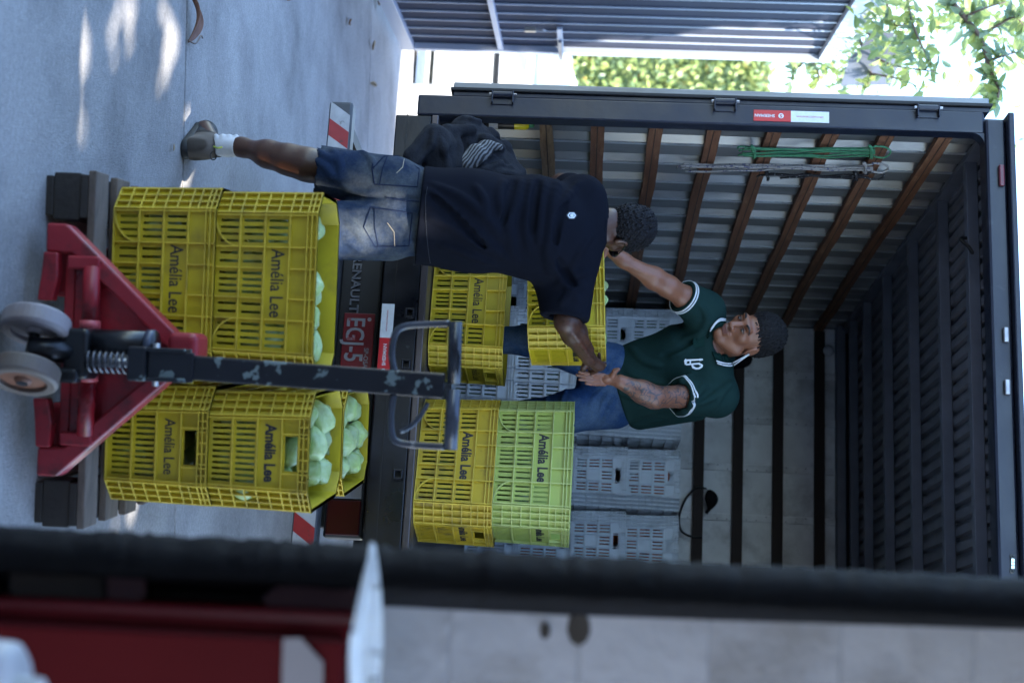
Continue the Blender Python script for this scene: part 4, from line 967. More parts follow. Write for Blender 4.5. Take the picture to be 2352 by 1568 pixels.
# rough plastered jamb: column of noisy rings
b = MB(); n = 170; rgj = random.Random(3)
for k in range(n+1):
    px = -260+(2352+520)*k/n
    yl = 1216+.0505*px + rgj.gauss(0, 2.6)+1.2*math.sin(px*.05); yr = 1304+.049*px
    A = D(px, yl+6, 2.22); B_ = D(px, yl, 2.14); C_ = D(px, yr, 2.07); E_ = D(px, yr+45, 2.155)
    b.v += [tuple(A+FH*.06), tuple(A), tuple(B_), tuple(C_), tuple(E_)]
    if k:
        o_ = (k-1)*5
        for j in range(4): b.f.append((o_+j, o_+j+1, o_+5+j+1, o_+5+j))
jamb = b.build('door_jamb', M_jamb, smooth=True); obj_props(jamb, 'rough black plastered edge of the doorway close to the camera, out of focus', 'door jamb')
# block wall right of the jamb
wall = empty('block_wall', tuple(D(800, 1500, 2.24)), label='white painted concrete block wall of the shed beside the doorway, out of focus', cat='wall')
wall.location.z = 0
def wpt(u, z, dep=0.0):      # u metres to the right of the jamb, on the wall plane
    o_ = D(1176, 1392, 2.16); o_.z = 0
    return o_ + RH*(u+.004*0) + Vector((0, 0, z)) + FH*dep
MB().prism([wpt(-.045, -.02, .0025), wpt(2.6, -.02, .0025), wpt(2.6, 3.3, .0025), wpt(-.045, 3.3, .0025)], FH*.14).build('mortar_core', M_mort, wall)
zrow = 0.0; r_i = 0
while zrow < 3.25:
    u = -.045 if r_i % 2 == 0 else -.225
    while u < 2.5:
        u0 = max(u, -.045)+.004; u1 = u+.394
        if u1 > u0+.03:
            MB().prism([wpt(u0, zrow+.001, rgj.uniform(-.002, .002)), wpt(u1, zrow+.001), wpt(u1, zrow+.1955), wpt(u0, zrow+.1955)], FH*.02).build('block', M_block, wall, bevel=.003)
        u += .395
    zrow += .1965; r_i += 1
# holes and stains knocked in the wall
for (px, py, s_) in ((1330, 1440, .016), (1252, 1447, .007)):
    p = D(px, py, 2.16); MB().lathe([(0, -.002), (s_, -.003), (s_*1.2, .001)], M=Matrix.Translation(p-FH*.006) @ Matrix.Rotation(math.atan2(FH.y, FH.x)-R(90), 4, 'Z') @ Matrix.Rotation(R(-90), 4, 'X') @ Matrix.Diagonal((1.5, 1, 1, 1)), n=9).build('chipped_hole', mat('hole_dark', (0.03, 0.025, 0.022), rough=.95, var=.4), wall)
# lower dark patch of the wall with flaking pink paint
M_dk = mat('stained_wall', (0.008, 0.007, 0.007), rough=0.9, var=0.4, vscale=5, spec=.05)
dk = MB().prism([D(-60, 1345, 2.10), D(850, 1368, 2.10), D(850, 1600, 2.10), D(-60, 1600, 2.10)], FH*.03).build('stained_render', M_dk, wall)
M_pink = mat('pink_paint', (0.07, 0.036, 0.042), rough=0.85, var=0.2, vscale=9)
for pts in ([(243, 1322), (330, 1326), (336, 1362), (320, 1385), (245, 1386)], [(600, 1372), (640, 1340), (700, 1338), (760, 1352), (814, 1350), (816, 1420), (650, 1412), (612, 1398)], [(20, 1312), (238, 1320), (236, 1380), (20, 1378)]):
    MB().prism([D(px, py, 2.085) for px, py in pts], FH*.012).build('paint_flake', M_pink if pts[0][0] > 100 else mat('brown_render', (0.035, 0.03, 0.026), rough=.9, var=.3), wall, bevel=.004)
# red cabinet
M_rcab = mat('cabinet_red', (0.055, 0.002, 0.004), rough=0.55, var=0.12, vscale=4, spec=.08)
cab = empty('red_cabinet', tuple(Vector((*D(400, 1500, 2.0)[:2], 0))), label='dark red metal cabinet against the block wall, out of focus', cat='cabinet')
cl = D(815, 1432, 1.98); c0 = Vector((cl.x, cl.y, 0))
def cpt(u, z, dep): return c0 + RH*u + Vector((0, 0, z)) + FH*dep
def cbox(name, u0, u1, z0, z1, d0, d1, mt_, bevel=.006, parent=None):
    return MB().prism([cpt(u0, z0, d0), cpt(u1, z0, d0), cpt(u1, z1, d0), cpt(u0, z1, d0)], FH*(d1-d0)).build(name, mt_, parent or cab, bevel=bevel)
ztop = cl.z
cbox('case', 0, .62, 0.0, ztop, .006, .16, M_rcab, .01)
cbox('door', .022, .60, 0.02, ztop-.012, -.014, .005, M_rcab, .006)
MB().prism([D(650, 1466, 1.962), D(690, 1464, 1.962), D(742, 1520, 1.962), D(742, 1600, 1.962), D(646, 1600, 1.962)], FH*.001).build('sticker', mat('sticker_white', (0.17, 0.16, 0.18), rough=.6, var=.1), cab)
# crumpled white plastic sheet on the cabinet top
b = MB(); n = 22; L1 = []; rgp = random.Random(9)
pl_ = [(857, 1244, 3), (856, 1275, 13), (853, 1310, 22), (850, 1350, 30), (846, 1400, 38), (842, 1450, 46), (838, 1500, 50), (836, 1560, 44), (836, 1640, 40)]
rows_ = []
for i, (px, py, hw_) in enumerate(pl_):
    row = []
    for j in range(9):
        t = j/8*2-1; dd = 2.10 - .40*(py-1244)/324 + .014*math.sin(2.6*t+i*.25)+.006*math.cos(5*t+i*.1)
        row.append(D(px+hw_*.78*t, py, dd))
    rows_.append(row)
for i in range(len(rows_)-1):
    for j in range(8): b.quad(rows_[i][j], rows_[i][j+1], rows_[i+1][j+1], rows_[i+1][j])
sheet = b.build('plastic_sheet', mat('white_plastic_film', (0.92, 0.94, 0.97), rough=.5, trans=.25, var=.08), smooth=True)
ss0 = sheet.modifiers.new('w', 'WELD'); ss1 = sheet.modifiers.new('ss', 'SUBSURF'); ss1.levels = 2; ss1.render_levels = 2
so = sheet.modifiers.new('s', 'SOLIDIFY'); so.thickness = .004
obj_props(sheet, 'crumpled white plastic sheet poking out over the red cabinet, out of focus', 'plastic sheet')
# white drum lid at the bottom corner
p = D(-75, 1560, 1.7)
drum = MB().lathe([(0, .0), (.05, .0), (.06, -.008), (.062, -.03), (.058, -.25), (.05, -.30), (0, -.30)], M=Matrix.Translation(D(38, 1592, 1.7)) , n=40).build('white_jug', mat('jug_white', (0.6, 0.62, 0.66), rough=.4), smooth=True)
obj_props(drum, 'white plastic jug at the bottom corner, out of focus', 'jug')
jd = MB().lathe([(.0, .03), (.02, .03), (.022, .0)], M=Matrix.Translation(D(38, 1592, 1.7)), n=16).build('jug_cap', M_white, drum)
# stool that carries the jug
stz = D(38, 1592, 1.7).z-.30
stool = empty('wooden_stool', tuple(Vector((*D(38, 1592, 1.7)[:2], 0))), label='plain wooden stool carrying the white jug', cat='stool')
sx, sy = D(38, 1592, 1.7)[:2]
MB().box((sx-.13, sy-.13, stz-.03), (sx+.13, sy+.13, stz)).build('seat', M_pald, stool, bevel=.005)
for i in (-1, 1):
    for j in (-1, 1): MB().box((sx+i*.1-.015, sy+j*.1-.015, 0), (sx+i*.1+.015, sy+j*.1+.015, stz-.031)).build('leg', M_pald, stool)
# shed roof above the camera
rf = [wpt(-5.0, 3.31), wpt(2.6, 3.31), wpt(2.6, 3.31)-FH*5.5, wpt(-5.0, 3.31)-FH*5.5]
roof = MB().prism(rf, (0, 0, .06)).build('shed_roof', mat('fibre_cement', (0.25, 0.25, 0.25), rough=.9, var=.15)); obj_props(roof, 'flat roof of the shed above the doorway', 'roof')
lw = MB().prism([wpt(-1.9, 0)-FH*5.38, wpt(-1.9, 3.305)-FH*5.38, wpt(-1.9, 3.305)-FH*.05, wpt(-1.9, 0)-FH*.05], RH*(-.12)).build('added_side_wall', M_block); obj_props(lw, 'unseen side wall of the shed left of the camera, added to darken the doorway', 'wall')  # unseen wall, added to keep light off the jamb
bw = MB().prism([wpt(-5.0, 0)-FH*5.4, wpt(2.6, 0)-FH*5.4, wpt(2.6, 3.305)-FH*5.4, wpt(-5.0, 3.305)-FH*5.4], FH*(-.12)).build('shed_back_wall', M_block); obj_props(bw, 'back wall of the shed behind the camera', 'wall')
# ================================================================== PEOPLE: bodies grown from a signed distance field
def cap(a, b, ra, rb, k=0.03, flat=None, sq=1.0, op='u'):
    return dict(t='c', a=np.asarray(a, float), b=np.asarray(b, float), ra=ra, rb=rb, k=k, flat=None if flat is None else np.asarray(flat, float)/np.linalg.norm(flat), sq=sq, op=op)
def ell(c, r_, axes=None, k=0.03, op='u'):
    return dict(t='e', c=np.asarray(c, float), r=np.asarray(r_, float), ax=np.eye(3) if axes is None else np.asarray(axes, float), k=k, op=op)
def plane(p, n, k=0.004):      # keeps the side against the normal
    n = np.asarray(n, float); return dict(t='p', p=np.asarray(p, float), n=n/np.linalg.norm(n), k=k, op='i')
def halfball(c, n, R_, k=0.004):   # removes the half ball on the normal's side
    n = np.asarray(n, float); return dict(t='h', c=np.asarray(c, float), n=n/np.linalg.norm(n), R=R_, k=k, op='s')
def chain(pts, k=0.03, **kw):
    return [cap(pts[i][0], pts[i+1][0], pts[i][1], pts[i+1][1], k, **kw) for i in range(len(pts)-1)]
def prim_d(p, P):
    if p['t'] == 'c':
        a, b = p['a'], p['b']; ba = b-a; L2 = ba@ba + 1e-12
        q = P-a.astype(P.dtype)
        t = np.clip((q@ba.astype(P.dtype))/P.dtype.type(L2), 0, 1); q = q - t[..., None]*ba.astype(P.dtype)
        if p['flat'] is not None:
            n = p['flat'].astype(P.dtype); dn = q@n; q = q + (dn*(1/p['sq']-1))[..., None]*n
            return (np.sqrt((q*q).sum(-1)) - (p['ra']+(p['rb']-p['ra'])*t))*(0.5+0.5*p['sq'])
        return np.sqrt((q*q).sum(-1)) - (p['ra']+(p['rb']-p['ra'])*t)
    if p['t'] == 'e':
        q = (P-p['c'].astype(P.dtype))@p['ax'].T.astype(P.dtype); r_ = p['r'].astype(P.dtype)
        k0 = np.sqrt(((q/r_)**2).sum(-1)); k1 = np.sqrt(((q/r_**2)**2).sum(-1))+1e-9
        return k0*(k0-1)/k1
    if p['t'] == 'h':
        q = P-p['c']; return np.maximum(-(q@p['n']), np.sqrt((q*q).sum(-1))-p['R'])
    return (P-p['p'])@p['n']
def comb(F, d, p):
    k = p['k']
    if p['op'] == 'u':
        h = np.clip(.5+.5*(F-d)/k, 0, 1); return F*(1-h)+d*h - k*h*(1-h)
    if p['op'] == 's':
        d = -d
    h = np.clip(.5-.5*(F-d)/k, 0, 1); return F*(1-h)+d*h + k*h*(1-h)
def pbb(p):
    if p['t'] == 'c':
        r_ = max(p['ra'], p['rb']); return np.minimum(p['a'], p['b'])-r_, np.maximum(p['a'], p['b'])+r_
    if p['t'] == 'h': return p['c']-p['R'], p['c']+p['R']
    if p['t'] == 'e': m_ = p['r'].max(); return p['c']-m_, p['c']+m_
    return None
def evalp(prims, P):
    P = np.asarray(P, float); F = np.full(P.shape[:-1], 1.0)
    for p in prims: F = comb(F, prim_d(p, P), p)
    return F
def wob(P, freq, seed, n=5):
    rg_ = np.random.default_rng(seed); o_ = 0
    for _ in range(n):
        v = rg_.normal(size=3); v /= np.linalg.norm(v); o_ = o_ + np.sin(P@(v*freq*rg_.uniform(.7, 1.4)) + rg_.uniform(0, 6.28))
    return o_/n
def surf(prims, h, pad=0.03, noise=None, clip=None):
    bb = [pbb(p) for p in prims if p['op'] == 'u']
    lo = np.min([b[0] for b in bb], 0)-pad; hi = np.max([b[1] for b in bb], 0)+pad
    if clip is not None: lo = np.maximum(lo, clip[0]); hi = np.minimum(hi, clip[1])
    n = np.ceil((hi-lo)/h).astype(int)+1
    F = np.full(n, 1.0, np.float32)
    ax = [(lo[i]+h*np.arange(n[i])).astype(np.float32) for i in range(3)]
    for p in prims:
        b = pbb(p)
        if b is None: i0 = np.zeros(3, int); i1 = n
        else:
            g = 0.04+p['k']; i0 = np.clip(np.floor((b[0]-g-lo)/h).astype(int), 0, n); i1 = np.clip(np.ceil((b[1]+g-lo)/h).astype(int)+1, 0, n)
        if (i1 <= i0).any(): continue
        P = np.stack(np.meshgrid(*[ax[i][i0[i]:i1[i]] for i in range(3)], indexing='ij'), -1)
        sl = tuple(slice(i0[i], i1[i]) for i in range(3))
        F[sl] = comb(F[sl], prim_d(p, P), p)
    if noise is not None:
        near = np.abs(F) < 0.03; idx = np.argwhere(near); P = lo+h*idx; F[near] += noise(P).astype(np.float32)
    S = F < 0
    c = [S[i:n[0]-1+i, j:n[1]-1+j, k:n[2]-1+k] for i in (0, 1) for j in (0, 1) for k in (0, 1)]
    cs = sum(x.astype(np.int8) for x in c); mask = (cs > 0) & (cs < 8)
    cell = np.argwhere(mask); vid = np.full(mask.shape, -1, np.int64); vid[mask] = np.arange(len(cell))
    acc = np.zeros((len(cell), 3)); cnt_ = np.zeros(len(cell))
    cor = [(i, j, k) for i in (0, 1) for j in (0, 1) for k in (0, 1)]
    fv = {q: F[cell[:, 0]+q[0], cell[:, 1]+q[1], cell[:, 2]+q[2]] for q in cor}
    for q in cor:
        for a in range(3):
            if q[a] == 0:
                q2 = list(q); q2[a] = 1; q2 = tuple(q2); f0, f1 = fv[q], fv[q2]; m_ = (f0 < 0) != (f1 < 0)
                t = np.where(m_, f0/np.where(f0-f1 == 0, 1, f0-f1), 0); e = np.tile(np.array(q, float), (len(cell), 1)); e[:, a] += t
                acc += e*m_[:, None]; cnt_ += m_
    V = lo + h*(cell + acc/cnt_[:, None])
    Q = []
    for a in range(3):
        b, c2 = (a+1) % 3, (a+2) % 3
        sl0 = [slice(1, n[i]-1) for i in range(3)]; sl0[a] = slice(0, n[a]-1); sl1 = list(sl0); sl1[a] = slice(1, n[a])
        S0, S1 = S[tuple(sl0)], S[tuple(sl1)]; ed = np.argwhere(S0 != S1)
        if not len(ed): continue
        base = ed.copy(); base[:, b] += 1; base[:, c2] += 1
        fl = S0[ed[:, 0], ed[:, 1], ed[:, 2]]
        def vv(db, dc):
            q = base.copy(); q[:, b] += db; q[:, c2] += dc; return vid[q[:, 0], q[:, 1], q[:, 2]]
        q4 = np.stack([vv(-1, -1), vv(0, -1), vv(0, 0), vv(-1, 0)], 1)
        q4[~fl] = q4[~fl][:, ::-1]; Q.append(q4)
    Q = np.concatenate(Q); Q = Q[(Q >= 0).all(1)]
    return V, Q
def sdf_obj(name, prims, h, mat_, parent=None, noise=None, clip=None, relax=1, attrs=None, extra=()):
    V, Q = surf(prims, h, noise=noise, clip=clip)
    for pr_, h_ in extra:                       # finer grids for the head and the hands, in the same mesh
        V2, Q2 = surf(pr_, h_); Q = np.concatenate([Q, Q2+len(V)]); V = np.concatenate([V, V2])
    for _ in range(relax):                      # light Laplacian pass against stair steps
        s_ = np.zeros_like(V); w_ = np.zeros(len(V))
        for i in range(4):
            for j in (1, 3):
                np.add.at(s_, Q[:, i], V[Q[:, (i+j) % 4]]); np.add.at(w_, Q[:, i], 1)
        V = V*.5+.5*s_/np.maximum(w_, 1)[:, None]
    me = bpy.data.meshes.new(name); me.vertices.add(len(V)); me.vertices.foreach_set('co', V.ravel())
    me.loops.add(len(Q)*4); me.loops.foreach_set('vertex_index', Q.ravel().astype(np.int32)); me.polygons.add(len(Q))
    me.polygons.foreach_set('loop_start', np.arange(0, len(Q)*4, 4, dtype=np.int32))
    me.update(calc_edges=True); me.validate(); me.polygons.foreach_set('use_smooth', np.ones(len(me.polygons), bool))
    if attrs:
        for an, fn in attrs.items():
            at = me.attributes.new(an, 'FLOAT', 'POINT'); at.data.foreach_set('value', fn(V).astype(np.float32))
    return link(name, me, mat_, parent)
def trace_many(prims, pts, d0=4.6, d1=7.0):
    """sphere trace rays through many picture points at once; NaN where nothing is hit"""
    f = 50/36*2352; pts = np.asarray(pts, float)
    r_ = FW + np.outer(pts[:, 0]-1176, PX)/f + np.outer(pts[:, 1]-784, PY)/f
    d = np.full(len(pts), d0); hit = np.zeros(len(pts), bool)
    for _ in range(70):
        v = evalp(prims, CAM + r_*d[:, None]); hit |= v < .0008
        live = (~hit) & (d < d1)
        if not live.any(): break
        d = np.where(live, d+np.maximum(v*.85, .0006), d)
    out = CAM + r_*d[:, None]; out[d >= d1] = np.nan
    return out
def trace(prims, px, py):
    q = trace_many(prims, [(px, py)])[0]; return None if np.isnan(q[0]) else q
def stroke(prims, pts, r_=0.010, sink=0.005, k=0.014, op='u', n=4):
    """a fold (or a groove) laid on the surface along a line"""
    P = [(p.x, p.y) for p in bez([(a, b, 0) for a, b in pts], n)]; out = []; prev = None
    tot = len(P); Qs = trace_many(prims, P)
    for i, q in enumerate(Qs):
        if np.isnan(q[0]): prev = None; continue
        w = math.sin(math.pi*min(max((i+.6)/(tot), 0), 1))**.6
        q = q + FW*(sink + (1-w)*r_*.8); rr = r_*(.45+.55*w)
        if prev is not None and np.linalg.norm(q-prev[0]) < .12: out.append(cap(prev[0], q, prev[1], rr, k, op=op))
        prev = (q, rr)
    return out
def surf_line(prims, pts, off=0.001, n=6):
    Q_ = trace_many(prims, [(p.x, p.y) for p in bez([(a, b, 0) for a, b in pts], n)])
    return [Vector(q-FW*off) for q in Q_ if not np.isnan(q[0])]
def surf_poly(name, prims, polys, mat_, parent, off=0.0015):
    b = MB()
    for pts in polys:
        P = trace_many(prims, pts)
        if not np.isnan(P).any(): b.poly([q-FW*off for q in P])
    o = b.build(name, mat_, parent); so_ = o.modifiers.new('s', 'SOLIDIFY'); so_.thickness = .0015; so_.offset = 0; return o
def head_prims(C, Fv, Uv, sc=1.0):
    Fv = np.asarray(Fv, float); Fv /= np.linalg.norm(Fv); Uv = np.asarray(Uv, float); Uv = Uv-Fv*(Uv@Fv); Uv /= np.linalg.norm(Uv); Sv = np.cross(Uv, Fv)
    ax = np.array([Fv, Sv, Uv])
    H = lambda f, s, u: C + sc*(Fv*f + Sv*s + Uv*u)
    E = lambda f, s, u, r_, k=.02, op='u': ell(H(f, s, u), np.array(r_)*sc, ax, k*sc, op)
    pr = [E(-.018, 0, .034, (.096, .073, .086)), E(.030, 0, -.035, (.060, .056, .082), .03)]
    for s in (-1, 1):
        pr += [cap(H(.005, s*.050, -.060), H(.062, s*.018, -.098), .020*sc, .018*sc, .03), E(.060, s*.040, -.012, (.022, .020, .022), .02)]
    pr += [E(.074, 0, -.100, (.022, .024, .017), .025), cap(H(.084, -.034, .024), H(.084, .034, .024), .012*sc, .012*sc, .02)]
    for s in (-1, 1): pr.append(E(.098, s*.031, .003, (.018, .019, .012), .012, 's'))
    for s in (-1, 1): pr.append(E(.074, s*.031, .002, (.016, .016, .012), .008))
    pr += [cap(H(.090, 0, .010), H(.112, 0, -.030), .0085*sc, .0125*sc, .012)]
    for s in (-1, 1): pr.append(E(.098, s*.0125, -.034, (.012, .009, .009), .008))
    pr += [cap(H(.086, -.020, -.059), H(.086, .020, -.059), .0095*sc, .0095*sc, .008), cap(H(.085, -.016, -.071), H(.085, .016, -.071), .0090*sc, .0090*sc, .006),
           cap(H(.098, -.020, -.065), H(.098, .020, -.065), .0028*sc, .0028*sc, .004, op='s')]
    for s in (-1, 1): pr += [E(-.008, s*.074, -.006, (.020, .009, .032), .008), E(-.004, s*.084, -.004, (.011, .006, .018), .006, 's')]
    return pr, H, ax
def hand_prims(wrist, fingers, thumb, palm, r_=0.0088):
    """wrist point, list of finger joint lists, thumb joint list, palm = (knuckle centre, axes, radii)"""
    pr = [cap(wrist, palm[0], .026, .030, .012, flat=palm[1], sq=.6)]
    for f in fingers:
        pr += [cap(f[i], f[i+1], r_*(1.08-.08*i), r_*(1.0-.12*i), .003) for i in range(len(f)-1)]
    pr += [cap(thumb[i], thumb[i+1], .0135-.0022*i, .0115-.002*i, .010) for i in range(len(thumb)-1)]
    return pr

def skin_mat(name, c, dark, tattoo=False):
    M_ = mat(name, c, rough=0.42, var=0.12, vscale=16, col2=dark, c2amt=.4, c2scale=9, c2lo=.5, c2hi=.75, bump=0.10, bscale=160, sss=0.12)
    if tattoo:
        N = M_.node_tree.nodes; L = M_.node_tree.links; bs = N['Principled BSDF']; src = bs.inputs['Base Color'].links[0].from_socket
        at = N.new('ShaderNodeAttribute'); at.attribute_name = 'tattoo'; tc = N.new('ShaderNodeTexCoord')
        nz = N.new('ShaderNodeTexNoise'); nz.inputs['Scale'].default_value = 19; nz.inputs['Detail'].default_value = 1.5; nz.inputs['Distortion'].default_value = 2.6; L.new(tc.outputs['Object'], nz.inputs['Vector'])
        ab = N.new('ShaderNodeMath'); ab.operation = 'SUBTRACT'; ab.inputs[1].default_value = .5; L.new(nz.outputs['Fac'], ab.inputs[0])
        a2 = N.new('ShaderNodeMath'); a2.operation = 'ABSOLUTE'; L.new(ab.outputs[0], a2.inputs[0])
        mr = N.new('ShaderNodeMapRange'); mr.inputs['From Min'].default_value = .022; mr.inputs['From Max'].default_value = .075; mr.inputs['To Min'].default_value = .95; mr.inputs['To Max'].default_value = 0.15; L.new(a2.outputs[0], mr.inputs['Value'])
        ml = N.new('ShaderNodeMath'); ml.operation = 'MULTIPLY'; L.new(mr.outputs[0], ml.inputs[0]); L.new(at.outputs['Fac'], ml.inputs[1])
        mx = N.new('ShaderNodeMix'); mx.data_type = 'RGBA'; L.new(ml.outputs[0], mx.inputs['Factor']); L.new(src, mx.inputs['A']); mx.inputs['B'].default_value = (.035, .032, .035, 1); L.new(mx.outputs['Result'], bs.inputs['Base Color'])
    return M_
def denim(name, c, fade, fz=5):
    M_ = mat(name, c, rough=0.85, var=0.22, vscale=120, col2=fade, c2amt=.75, c2scale=fz, c2lo=.42, c2hi=.68, bump=0.35, bscale=260, spec=.06)
    return M_
def cloth(name, c, **k): return mat(name, c, rough=0.9, var=0.10, vscale=30, bump=0.12, bscale=220, spec=.04, **k)
# ------------------------------------------------------------------ the man in the black shirt, seen from behind
A_ = atd
UPz = np.array([0, 0, 1.0]); BK = np.array([-FW[0], -FW[1], 0]); BK /= np.linalg.norm(BK); FH3 = -BK; RH3 = np.array([FH3[1], -FH3[0], 0])
M_sk1 = skin_mat('dark_brown_skin', (0.058, 0.023, 0.013), (0.034, 0.015, 0.010))
ankL = A_(482, 333, 5.43); ankL[2] = .10; kneeL = A_(705, 378, 5.28); hipL = A_(945, 432, 5.30); hipR = A_(945, 528, 5.26)
kneeR = A_(690, 528, 5.10); ankR = kneeR.copy(); ankR[2] = .10; ankR += RH3*.02
pel = (hipL+hipR)/2; waist = A_(1050, 492, 5.29); chest = A_(1230, 520, 5.37); neckb = A_(1362, 522, 5.44)
shL = A_(1338, 455, 5.44); shR = A_(1318, 598, 5.45)
elL = A_(1290, 428, 5.70); wrL = A_(1330, 505, 5.80); haL = A_(1355, 535, 5.78)
elR = A_(1303, 738, 5.40); wrR = A_(1352, 822, 5.58)
hc = A_(1427, 527, 5.50)
hF = FH3*.74 + RH3*.52 - UPz*.30; hU = UPz*.95 + FH3*.26 + RH3*.10
hp1, H1, hax1 = head_prims(hc, hF, hU, 0.98)
# the palm lies on the crate's right end, fingers hooked through its handle
kn = A_(1378, 846, 5.66); into = -RH3*.9+UPz*.1
dn = (A_(1345, 852, 5.69)-A_(1380, 845, 5.64)); 
fing = []
for i, (px, py, d) in enumerate(((1388, 834, 5.64), (1381, 843, 5.66), (1373, 849, 5.68), (1364, 853, 5.70))):
    k0 = A_(px, py, d); k1 = k0 + RH3*.010 + FH3*.022 - UPz*.012; k2 = k1 - RH3*.026 + FH3*.006 - UPz*.010; k3 = k2 - RH3*.020 - FH3*.012
    fing.append([k0, k1, k2, k3])
thR = [A_(1350, 833, 5.60), A_(1342, 842, 5.60), A_(1338, 850, 5.61)]
body1 = chain([(hipL, .072), (kneeL, .058), ], .05) + chain([(kneeL, .054), (A_(660, 366, 5.29), .051), (A_(615, 354, 5.32), .046), (A_(555, 338, 5.38), .030), (ankL, .031)], .04)
body1 += chain([(hipR, .072), (kneeR, .058), ((kneeR*.65+ankR*.35)-FH3*.02, .058), (ankR, .037)], .05)
body1 += [cap(ankL, ankL+np.array([-.10, .08, -.06]), .036, .03, .03), cap(ankR, ankR+FH3*.12-UPz*.06, .036, .03, .03)]
body1 += [cap(pel, waist, .128, .130, .06, flat=FH3, sq=.66), cap(waist, chest, .140, .165, .06, flat=FH3, sq=.68), cap(chest, neckb, .15, .06, .06, flat=FH3, sq=.7)]
body1 += [cap(shL, shR, .060, .060, .05)]
head1 = chain([(neckb-UPz*.03, .058), (H1(-.03, 0, -.06), .055)], .03) + hp1
body1 += chain([(shR, .062), (elR, .046), ((elR*.7+wrR*.3), .047), (wrR, .029)], .03) + chain([(shL, .062), (elL, .046), (wrL, .030), (haL, .03)], .03)
hand1 = [cap(elR*.25+wrR*.75, wrR, .0335, .029, .02)] + hand_prims(wrR, fing, thR, (A_(1374, 840, 5.635), RH3*.8-FH3*.6), r_=.0085)
for i in range(4):
    k0 = haL + UPz*(.03-.02*i); body1 += [cap(haL, k0+RH3*.03, .016, .010, .012), cap(k0+RH3*.03, k0+RH3*.06+FH3*.02, .0095, .008, .008)]
# a few tendons and muscle ridges on the forearm
body1 += stroke(body1, [(1318, 765), (1345, 805), (1372, 835)], .007, .004, .010) + stroke(body1, [(1335, 758), (1362, 800), (1385, 832)], .006, .004, .010)
man1 = empty('person', (float(ankL[0])+.15, float(ankL[1]), 0), label='man in black T-shirt and denim shorts seen from behind, handing up a crate', cat='person')
sdf_obj('body', body1, 0.0048, M_sk1, man1, extra=((head1, .0034), (hand1, .0024)))
# T-shirt
SF = np.array(FH3)
shirt1 = [cap(A_(968, 495, 5.30), A_(1080, 507, 5.31), .184, .182, .05, flat=SF, sq=.98), cap(A_(1080, 507, 5.31), A_(1240, 524, 5.37), .182, .184, .05, flat=SF, sq=.74),
          cap(A_(1240, 524, 5.38), A_(1345, 522, 5.44), .185, .10, .06, flat=SF, sq=.74), cap(shL, shR, .080, .082, .06),
          cap(shR, elR*.86+shR*.14, .092, .085, .05), cap(A_(1270, 640, 5.44), A_(1283, 705, 5.42), .075, .07, .05), cap(shL, shL*.4+elL*.6, .078, .072, .05)]
Z8 = lambda x, y: ((1550+x/1.96)/1.7415, (650+y/1.96)/1.7415)
folds = [([(300, 215), (440, 330), (700, 560), (960, 770)], .014), ([(340, 175), (560, 262), (760, 420), (900, 600)], .011), ([(690, 190), (755, 300), (770, 430)], .010),
         ([(910, 150), (872, 262), (905, 420), (1000, 600)], .012), ([(1045, 140), (1012, 300), (942, 480), (962, 620), (1010, 770)], .013), ([(1130, 150), (1100, 330), (1082, 520), (1112, 690)], .011),
         ([(1230, 160), (1200, 340), (1190, 520), (1180, 640)], .010), ([(1330, 150), (1292, 330), (1268, 560), (1250, 720), (1290, 890)], .014), ([(1500, 160), (1400, 280), (1300, 400)], .009),
         ([(1600, 560), (1500, 700), (1425, 870)], .011), ([(1262, 660), (1310, 800), (1400, 950), (1490, 1090)], .012), ([(1560, 860), (1440, 900), (1330, 960)], .010), ([(1540, 960), (1440, 1020), (1360, 1110)], .010),
         ([(420, 640), (600, 700), (820, 790)], .010), ([(480, 480), (640, 600), (860, 720)], .010), ([(300, 420), (420, 470), (560, 560)], .009), ([(1400, 460), (1330, 600), (1310, 740)], .009)]
base1 = list(shirt1)
for pts, r_ in folds: shirt1 += stroke(base1, [Z8(*p) for p in pts], r_*1.15, r_*.30, .016)
for pts, r_ in (([(340, 260), (520, 420), (760, 660)], .012), ([(985, 150), (940, 300), (905, 470)], .010), ([(1180, 150), (1150, 330), (1130, 540)], .010), ([(1400, 330), (1330, 480), (1320, 640)], .010), ([(1330, 760), (1400, 880), (1460, 960)], .012)):
    shirt1 += stroke(base1, [Z8(*p) for p in pts], r_, -.004, .014, op='s')
hem = A_(966, 484, 5.30); hn = (A_(966, 484, 5.30)-A_(1080, 503, 5.31)); hn /= np.linalg.norm(hn)
shirt1.append(plane(hem+hn*.002, hn+RH3*.06, .004))
adn = (elR-shR); adn /= np.linalg.norm(adn); adn2 = adn*.97 - UPz*.05
slv = A_(1297, 733, 5.41)
shirt1.append(halfball(slv, adn2, .17, .006))
shirt1.append(cap(slv-adn*.035, slv+adn*.10, .058, .062, .006, op='s'))
ndir = (hc-neckb); ndir /= np.linalg.norm(ndir)
shirt1.append(cap(A_(1388, 524, 5.46), A_(1440, 526, 5.5), .062, .085, .008, op='s'))
M_blk = cloth('black_cotton', (0.0060, 0.0072, 0.0120))
sh_o = sdf_obj('t_shirt', shirt1, 0.006, M_blk, man1, relax=2)
for nm, pts in (('hem_stitch', [(300-22, 190), (262, 300), (268, 520), (285, 700), (300, 790)]),):
    ln = surf_line(shirt1, [Z8(x+36, y) for x, y in pts], .0005)
    if len(ln) > 2: MB().tube(ln, .0013, n=4).build(nm, cloth('charcoal_thread', (0.035, 0.037, 0.045)), sh_o)
